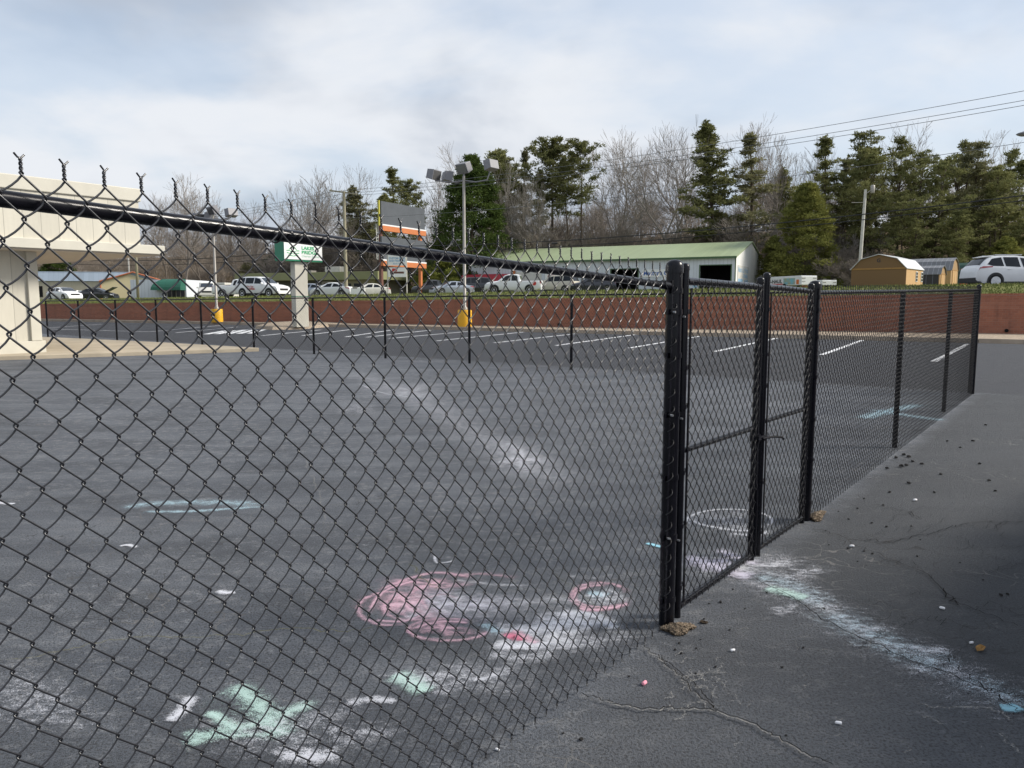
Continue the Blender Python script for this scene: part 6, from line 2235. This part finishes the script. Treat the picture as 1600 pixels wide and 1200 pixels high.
for lab, mt, strokes in [
    ('slanted white chalk smear left of the mint star', 'c_white', [([(302, 1088), (285, 1112), (264, 1130)], .055, .95), ([(315, 1098), (300, 1112)], .03, .6)]),
    ('white chalk dashes above the mint star and right of it', 'c_white', [([(540, 1101), (580, 1095), (620, 1098)], .05, .75), ([(590, 1098), (620, 1095)], .03, .8)]),
    ('round white chalk spot in the left middle of the court', 'c_white', [([(186, 855), (200, 853), (215, 857)], .035, .95)]),
    ('double white chalk spot above the long crack at left', 'c_white', [([(340, 924), (354, 928), (368, 926)], .045, .95), ([(350, 936), (366, 940)], .03, .9)]),
    ('white chalk dash near the left edge close to the slab', 'c_white', [([(28, 637), (54, 637)], .05, .95)]),
    ('white chalk smear cut by the left picture edge', 'c_white', [([(-10, 785), (10, 788), (24, 788)], .05, .9), ([(85, 820), (110, 822)], .03, .8), ([(20, 805), (32, 803)], .025, .6)]),
    ('faint pale blue chalk smear across the left middle', 'c_blue', [([(190, 795), (240, 788), (330, 786), (415, 790)], .14, .55), ([(225, 800), (300, 800), (420, 792)], .07, .6)]),
    ('broad faint white chalk sweep curving across the court', 'c_white', [([(530, 578), (600, 600), (680, 640), (760, 690), (840, 735), (900, 770)], .55, .32), (scrib(640, 612, 70, 26, 0, 21), 0, .30), (scrib(815, 718, 75, 34, 0, 22), 0, .40), (scrib(560, 640, 60, 16, 0, 23), 0, .25), ([(560, 600), (600, 615), (650, 622)], .05, .6)]),
    ('small white chalk grid above the pink loops', 'c_white', [([(680, 868), (682, 880), (700, 880), (710, 876)], .022, .75), ([(690, 866), (692, 880)], .018, .7), ([(700, 866), (703, 879)], .018, .7), ([(682, 872), (712, 870)], .016, .6)]),
    ('white chalk flecks in the court behind the near fence middle', 'c_white', [(scrib(440, 1140, 130, 50, 12, 12), .10, .34), (scrib(720, 1060, 120, 40, 12, 13), .10, .38), (scrib(480, 1180, 70, 18, 8, 14), .07, .5), (scrib(60, 1100, 110, 60, 12, 15), .12, .30), (scrib(560, 1150, 70, 30, 8, 16), .09, .32), ([(272, 874), (290, 877)], .03, .7), ([(410, 895), (440, 885)], .04, .4), ([(270, 893), (300, 896)], .04, .5), ([(390, 882), (420, 880)], .03, .45), ([(880, 900), (930, 905), (960, 898)], .04, .4), ([(590, 1020), (700, 1030)], .06, .3), ([(720, 1045), (800, 1050)], .08, .38), ([(650, 1110), (720, 1120)], .10, .3), ([(20, 1090), (110, 1120)], .16, .30)]),
    ('white looping chalk outline seen through the near gate leaf', 'c_white', [(oval(1140, 815, 66, 18, 150, 400), .030, .8), ([(1078, 812), (1100, 822), (1150, 830), (1200, 832)], .05, .75), ([(1100, 806), (1145, 812)], .025, .5), ([(1140, 835), (1180, 838), (1205, 830)], .05, .7)]),
    ('short bright blue chalk bar just left of the gate post', 'c_sky', [([(1010, 850), (1025, 854), (1042, 858)], .035, 1.3)]),
    ('white and blue chalk scribble in the distance behind the right fence', 'c_blue', [([(1345, 655), (1380, 645), (1440, 632)], .22, .75), ([(1360, 640), (1420, 650), (1475, 658)], .22, .7), ([(1400, 630), (1460, 640)], .18, .6)]),
    ('thin white chalk dash behind the right hand gate post', 'c_white', [([(1298, 608), (1350, 610)], .09, .7), ([(1215, 628), (1250, 630)], .12, .75), ([(1420, 618), (1510, 620)], .16, .45)]),
    ('white chalk dashes in the middle distance of the court', 'c_white', [([(915, 600), (945, 601)], .10, .65), ([(920, 634), (965, 636)], .08, .5), ([(600, 590), (640, 588)], .07, .6), ([(1140, 698), (1165, 700)], .05, .7)]),
]:
    chalk('chalk_mark', lab, 'chalk mark', [(mt, strokes)])
chalk('chalk_drawing', 'long white and mint chalk trail running from the gate to lower right', 'chalk drawing', [
    ('c_white', [(scrib(1165, 885, 95, 24, 11, 9), .09, .5), ([(1150, 900), (1210, 915), (1270, 945), (1330, 980), (1390, 1010), (1450, 1035), (1530, 1075), (1600, 1100)], .30, .26), ([(1160, 892), (1215, 905), (1250, 922), (1300, 955)], .20, .34), (scrib(1140, 818, 70, 28, 0, 43), 0, .34), (scrib(1225, 955, 26, 12, 0, 44), 0, .35), (scrib(1360, 985, 40, 12, 0, 45), 0, .4), (scrib(1440, 1048, 40, 12, 0, 46), 0, .4), (scrib(1260, 895, 40, 12, 0, 47), 0, .35)]),
    ('c_lav', [(scrib(1110, 883, 50, 12, 7, 11), .07, .62), ([(1068, 872), (1100, 880), (1140, 895), (1180, 905)], .13, .85), ([(1120, 860), (1150, 872), (1185, 885)], .10, .75), ([(1160, 880), (1200, 888)], .09, .65)]),
    ('c_white', [([(1150, 905), (1200, 918), (1250, 930), (1310, 965), (1360, 1000), (1420, 1020), (1490, 1050), (1540, 1085)], .12, .48), ([(1190, 895), (1240, 905), (1270, 900)], .10, .42), ([(1300, 970), (1350, 985)], .05, .75), ([(1370, 1020), (1400, 1028)], .05, .8),
                 ([(1420, 1010), (1450, 1020), (1480, 1015)], .07, .6), ([(1440, 1045), (1470, 1055)], .05, .7), ([(1500, 1065), (1550, 1085), (1600, 1100)], .09, .45), ([(1208, 955), (1222, 960)], .05, .7), ([(1250, 898), (1275, 902)], .03, .7)]),
    ('c_blue', [([(1290, 955), (1350, 990), (1420, 1022), (1490, 1052)], .20, .36), ([(1180, 898), (1240, 920), (1290, 950)], .16, .36), ([(1500, 1060), (1560, 1085), (1610, 1105)], .16, .34)]),
    ('c_mint', [([(1195, 920), (1230, 928), (1262, 938)], .10, .75), ([(1265, 945), (1300, 965)], .07, .55), ([(1350, 1000), (1380, 1010)], .06, .5)]),
    ('c_sky', [([(1562, 1108), (1580, 1110), (1592, 1106)], .045, .75), ([(1590, 1098), (1606, 1096)], .04, .7)])])

rs = random.Random(3)


def jag(pts, amp=3.0, n=9):
    out = []
    for (a, b) in zip(pts[:-1], pts[1:]):
        for k in range(n):
            t = k / n
            out.append((a[0] + (b[0] - a[0]) * t + rs.gauss(0, amp), a[1] + (b[1] - a[1]) * t + rs.gauss(0, amp * .45)))
    out.append(pts[-1])
    return out


def crack(strokes, mt, nm='crack'):
    S_ = [([gnd(*p) for p in pts], wd_, st_) for pts, wd_, st_ in strokes]
    vs, fs, cov = ribbon([(a, b * (.34 if mt == 'crackdark' else .42), c) for a, b, c in S_], False)
    me = bpy.data.meshes.new(nm)
    me.from_pydata(vs, [], fs)
    a_ = me.attributes.new('cov', 'FLOAT', 'POINT')
    a_.data.foreach_set('value', np.array(cov, np.float32))
    return link(nm, me, M[mt], lot)


crack([(jag([(1270, 826), (1330, 845), (1390, 848), (1450, 838), (1500, 820), (1600, 816)]), .012, 1), (jag([(1310, 845), (1360, 862), (1450, 900), (1500, 945), (1590, 980)]), .010, 1),
       (jag([(1470, 920), (1480, 935), (1500, 948)]), .014, 1), (jag([(1180, 905), (1290, 970), (1400, 1025), (1500, 1062), (1560, 1090), (1600, 1118)]), .011, 1),
       (jag([(1030, 1028), (1070, 1060), (1110, 1100), (1120, 1112)]), .011, 1), (jag([(1360, 790), (1420, 800), (1440, 812)]), .012, 1), (jag([(1480, 1030), (1540, 1080), (1600, 1090)]), .010, 1)], 'crackdark')
fine_c = []
for k in range(26):
    x, y = rs.uniform(1290, 1590), rs.uniform(800, 1010)
    fine_c.append((jag([(x, y), (x + rs.uniform(20, 60), y + rs.uniform(-14, 14)), (x + rs.uniform(60, 100), y + rs.uniform(-18, 24))], 4), .005, 1))
crack(fine_c, 'crackdark')
pale = [(jag([(915, 1090), (960, 1105), (1010, 1112), (1060, 1110), (1120, 1115), (1180, 1135), (1210, 1155), (1250, 1180), (1300, 1200)]), .028, .95),
        (jag([(1000, 1010), (1040, 1040), (1080, 1080), (1115, 1112)]), .05, .55), (jag([(1425, 1100), (1470, 1110), (1510, 1108), (1550, 1110), (1590, 1135)]), .035, .7),
        (jag([(1435, 1120), (1460, 1128), (1480, 1140)]), .03, .6), (jag([(1560, 1140), (1575, 1165), (1600, 1185)]), .035, .6)]
for k in range(34):
    x, y = rs.gauss(1095, 30), rs.gauss(1070, 28)
    a = rs.random() * 6.28
    pale.append((jag([(x, y), (x + 14 * math.cos(a), y + 9 * math.sin(a)), (x + 24 * math.cos(a + .6), y + 15 * math.sin(a + .6))], 2), .014, .75))
for k in range(40):
    x, y = rs.uniform(1120, 1560), rs.uniform(960, 1190)
    a = rs.random() * 6.28
    pale.append((jag([(x, y), (x + 12 * math.cos(a), y + 7 * math.sin(a)), (x + 20 * math.cos(a + .7), y + 12 * math.sin(a + .7))], 2), .014, .5))
for k in range(60):
    x, y = rs.uniform(0, 860), rs.uniform(640, 1190)
    a = rs.gauss(0, .5)
    l = rs.uniform(10, 40)
    pale.append((jag([(x, y), (x + l * math.cos(a), y + .4 * l * math.sin(a)), (x + 2 * l * math.cos(a), y + .8 * l * math.sin(a + .4))], 2), .022, .45))
for k in range(40):
    x, y = rs.gauss(80, 60), rs.gauss(1080, 45)
    a = rs.random() * 6.28
    pale.append((jag([(x, y), (x + 16 * math.cos(a), y + 10 * math.sin(a)), (x + 30 * math.cos(a + .6), y + 18 * math.sin(a + .6))], 2), .013, .6))
crack(pale, 'crackpale')
crack([(pale[0][0], .012, 1), (pale[1][0], .010, 1)], 'crackdark')
crack([(jag([(420, 795), (470, 793), (540, 790), (600, 780), (680, 765), (730, 752)], 3), .020, .85), (jag([(475, 700), (480, 740), (500, 770), (505, 800), (515, 840)], 3), .025, .7),
       (jag([(515, 845), (610, 843), (690, 850), (760, 852)], 3), .022, .7), (jag([(540, 900), (580, 885), (620, 878)], 2), .016, .6)], 'crackpale')
crack([(jag([(-20, 1042), (60, 1030), (140, 1012), (210, 1000), (280, 1000), (370, 998), (450, 985), (540, 992), (620, 978)], 2.5), .016, 1.0),
       (jag([(640, 880), (650, 895), (670, 915), (690, 925)], 3), .03, .7), (jag([(860, 895), (900, 925), (940, 960), (975, 990)], 3), .02, .6)], 'crackmoss')

# loose bits: crumbs of asphalt, chalk stubs, leaves, wood chips
def rock_mesh(seed, r=1.0):
    r_ = random.Random(seed)
    mb = MB()
    n1, n2 = 6, 4
    mb.v.append((0, 0, r * r_.uniform(.45, .7)))
    for i in range(1, n2):
        a = math.pi * .62 * i / (n2 - 1)
        for k in range(n1):
            b = 2 * math.pi * k / n1 + r_.uniform(-.25, .25)
            q = r * r_.uniform(.75, 1.2)
            mb.v.append((q * math.sin(a) * math.cos(b), q * .8 * math.sin(a) * math.sin(b), max(0, .45 * r + .55 * q * math.cos(a))))
    for k in range(n1):
        mb.f.append((0, 1 + k, 1 + (k + 1) % n1))
    for i in range(n2 - 2):
        for k in range(n1):
            a, b = 1 + i * n1 + k, 1 + i * n1 + (k + 1) % n1
            mb.f.append((a, a + n1, b + n1, b))
    return mb


rocks = []
for i in range(5):
    mb = rock_mesh(i)
    me = bpy.data.meshes.new('asphalt_crumb')
    me.from_pydata(mb.v, [], mb.f)
    me.materials.append(M['crumb'])
    rocks.append(me)
spots = [(1385, 824, .022), (1424, 823, .017), (1438, 844, .013), (1433, 870, .017), (1363, 866, .017), (1325, 858, .02), (1350, 862, .016), (1362, 818, .02), (1326, 812, .018), (1290, 830, .012), (1295, 852, .012),
         (1564, 931, .024), (1574, 929, .018), (1536, 907, .014), (1287, 953, .02), (1198, 927, .014), (1145, 922, .014), (1100, 968, .012), (1126, 942, .018), (1164, 952, .012), (1108, 944, .012),
         (1061, 1006, .014), (1055, 1016, .014), (1088, 1014, .012), (1087, 1053, .012), (1064, 1022, .015), (1118, 1043, .012), (1222, 1044, .014), (880, 1147, .012), (908, 1157, .02), (983, 1058, .012),
         (1412, 712, .05), (1400, 716, .045), (1420, 715, .05), (1426, 722, .04), (1408, 730, .055), (1416, 728, .04), (1386, 733, .04), (1420, 756, .04), (1390, 770, .03), (1440, 726, .04), (1470, 742, .035), (1530, 726, .04), (1545, 752, .035), (1555, 768, .03),
         (1500, 700, .03), (1520, 690, .04), (1540, 665, .04), (1480, 690, .03), (1340, 795, .02), (1350, 780, .02), (1310, 800, .015), (1380, 790, .02), (1460, 770, .025), (1340, 878, .012), (1500, 880, .013), (1228, 1150, .01), (1140, 985, .012), (1095, 1000, .01), (1255, 1013, .013)]
for (x, y, r) in spots:
    p = gnd(x, y)
    o = link('asphalt_crumb', rs.choice(rocks), None, None, (p[0], p[1], 0.001), rs.random() * 6.28)
    k = r * .46
    o.scale = (k, k, k)
    tag(o, 'small black crumb of broken asphalt lying on the lot', 'crumb', 'crumbs of broken asphalt')
st = link('stone', rock_mesh(9).build('tmp', M['mulch']).data, None)
bpy.data.objects.remove(bpy.data.objects['tmp'])
p = gnd(1099, 974)
st.location = (p[0], p[1], 0)
st.scale = (.02, .016, .014)
tag(st, 'brown clod of earth on the asphalt right of the thick gate post', 'clod')
for (x, y), m_, lab, L_ in [((1007, 1070), 'chalkpink', 'pink chalk stub lying on the near asphalt', .026), ((1310, 1132), 'chalkwhite', 'white chalk stub nearest the bottom edge', .020), ((1146, 856), 'chalkwhite', None, 0),
                            ((1430, 783), 'chalkwhite', 'white chalk stub far right of the capped post', .03), ((1145, 1018), 'chalkwhite', 'tiny white chalk stub right of the mulch pile', .02), ((1331, 855), 'chalkwhite', 'white chalk stub beside the forked crack', .025),
                            ((1472, 952), 'chalkwhite', 'white chalk stub on the darker asphalt at right', .022), ((777, 1173), 'chalkwhite', 'white pebble of chalk at the foot of the near fence', .014), ((1518, 1006), 'chalkwhite', 'white chalk crumb above the dry leaf', .018)]:
    if not lab:
        continue
    p = gnd(x, y)
    rad = L_ * .27
    mb = MB().tube([(-L_ / 2, 0, rad), (-L_ * .42, 0, rad), (L_ * .3, 0, rad), (L_ * .5, .002, rad)], [rad * .7, rad, rad * .98, rad * .55], 12)
    tag(mb.build('chalk_stub', M[m_], None, (p[0], p[1], .001), rs.random() * 3, smooth=True, angle=50), lab, 'chalk')
p = gnd(1532, 1017)
lf_ = MB()
lf_.v = [(-.03, 0, .006), (-.015, .014, .014), (.005, .018, .012), (.02, .01, .018), (.032, 0, .01), (.015, -.012, .016), (-.01, -.015, .010), (0, 0, .004)]
lf_.f = [(7, i, (i + 1) % 7) for i in range(7)]
lo_ = lf_.build('dry_leaf', M['leaf'], None, (p[0], p[1], .001), .6)
so_ = lo_.modifiers.new('thick', 'SOLIDIFY')
so_.thickness = .0015
tag(lo_, 'curled brown dry leaf on the dark asphalt at right', 'leaf')


def chips(label, c, rx, ry, n, rot=0):
    """heap of wood chips and crumbled earth"""
    r_ = np.random.default_rng(int(c[0] * 100))
    a = r_.random(n) * 6.283
    q = np.sqrt(r_.random(n)) * (.75 + .25 * np.sin(3 * a + c[0]))
    x, y = rx * q * np.cos(a), ry * q * np.sin(a)
    hz = .020 * (1 - q) + .002
    vs, fs = [], []
    for i in range(n):
        l, w_, h = r_.uniform(.004, .013), r_.uniform(.002, .0045), r_.uniform(.001, .003)
        M_ = Matrix.Rotation(r_.random() * 6.28, 3, 'Z') @ Matrix.Rotation(r_.normal(0, .4), 3, 'Y')
        b = len(vs)
        for dx in (-1, 1):
            for dy in (-1, 1):
                for dz in (-1, 1):
                    v = M_ @ Vector((dx * l, dy * w_, dz * h))
                    vs.append((v.x + x[i], v.y + y[i], v.z + hz[i] + h))
        fs += [tuple(b + k for k in f) for f in [(0, 1, 3, 2), (4, 6, 7, 5), (0, 4, 5, 1), (2, 3, 7, 6), (0, 2, 6, 4), (1, 5, 7, 3)]]
    o = link('wood_chips', mesh_np('wood_chips', vs, fs), M['chip'], None, (c[0], c[1], .001), rot)
    tag(o, label, 'wood chips', 'heaps of chips at post feet', 'stuff')
    base = MB()
    ring_ = [(rx * 1.0 * (.8 + .2 * math.sin(3 * t + c[0])) * math.cos(t), ry * (.8 + .2 * math.sin(3 * t + c[0])) * math.sin(t), 0) for t in np.linspace(0, 6.283, 20, endpoint=False)]
    base.v = ring_ + [(0, 0, .016)]
    base.f = [(i, (i + 1) % 20, 20) for i in range(20)]
    base.build('soil', M['mulch'], o, smooth=True)


chips('brown wood chips and soil heaped at the thick gate post foot', gnd(1060, 985), .085, .052, 900, 0.3)
chips('brown soil and chips at the foot of the round capped post', gnd(1276, 808), .16, .05, 500, FROT)
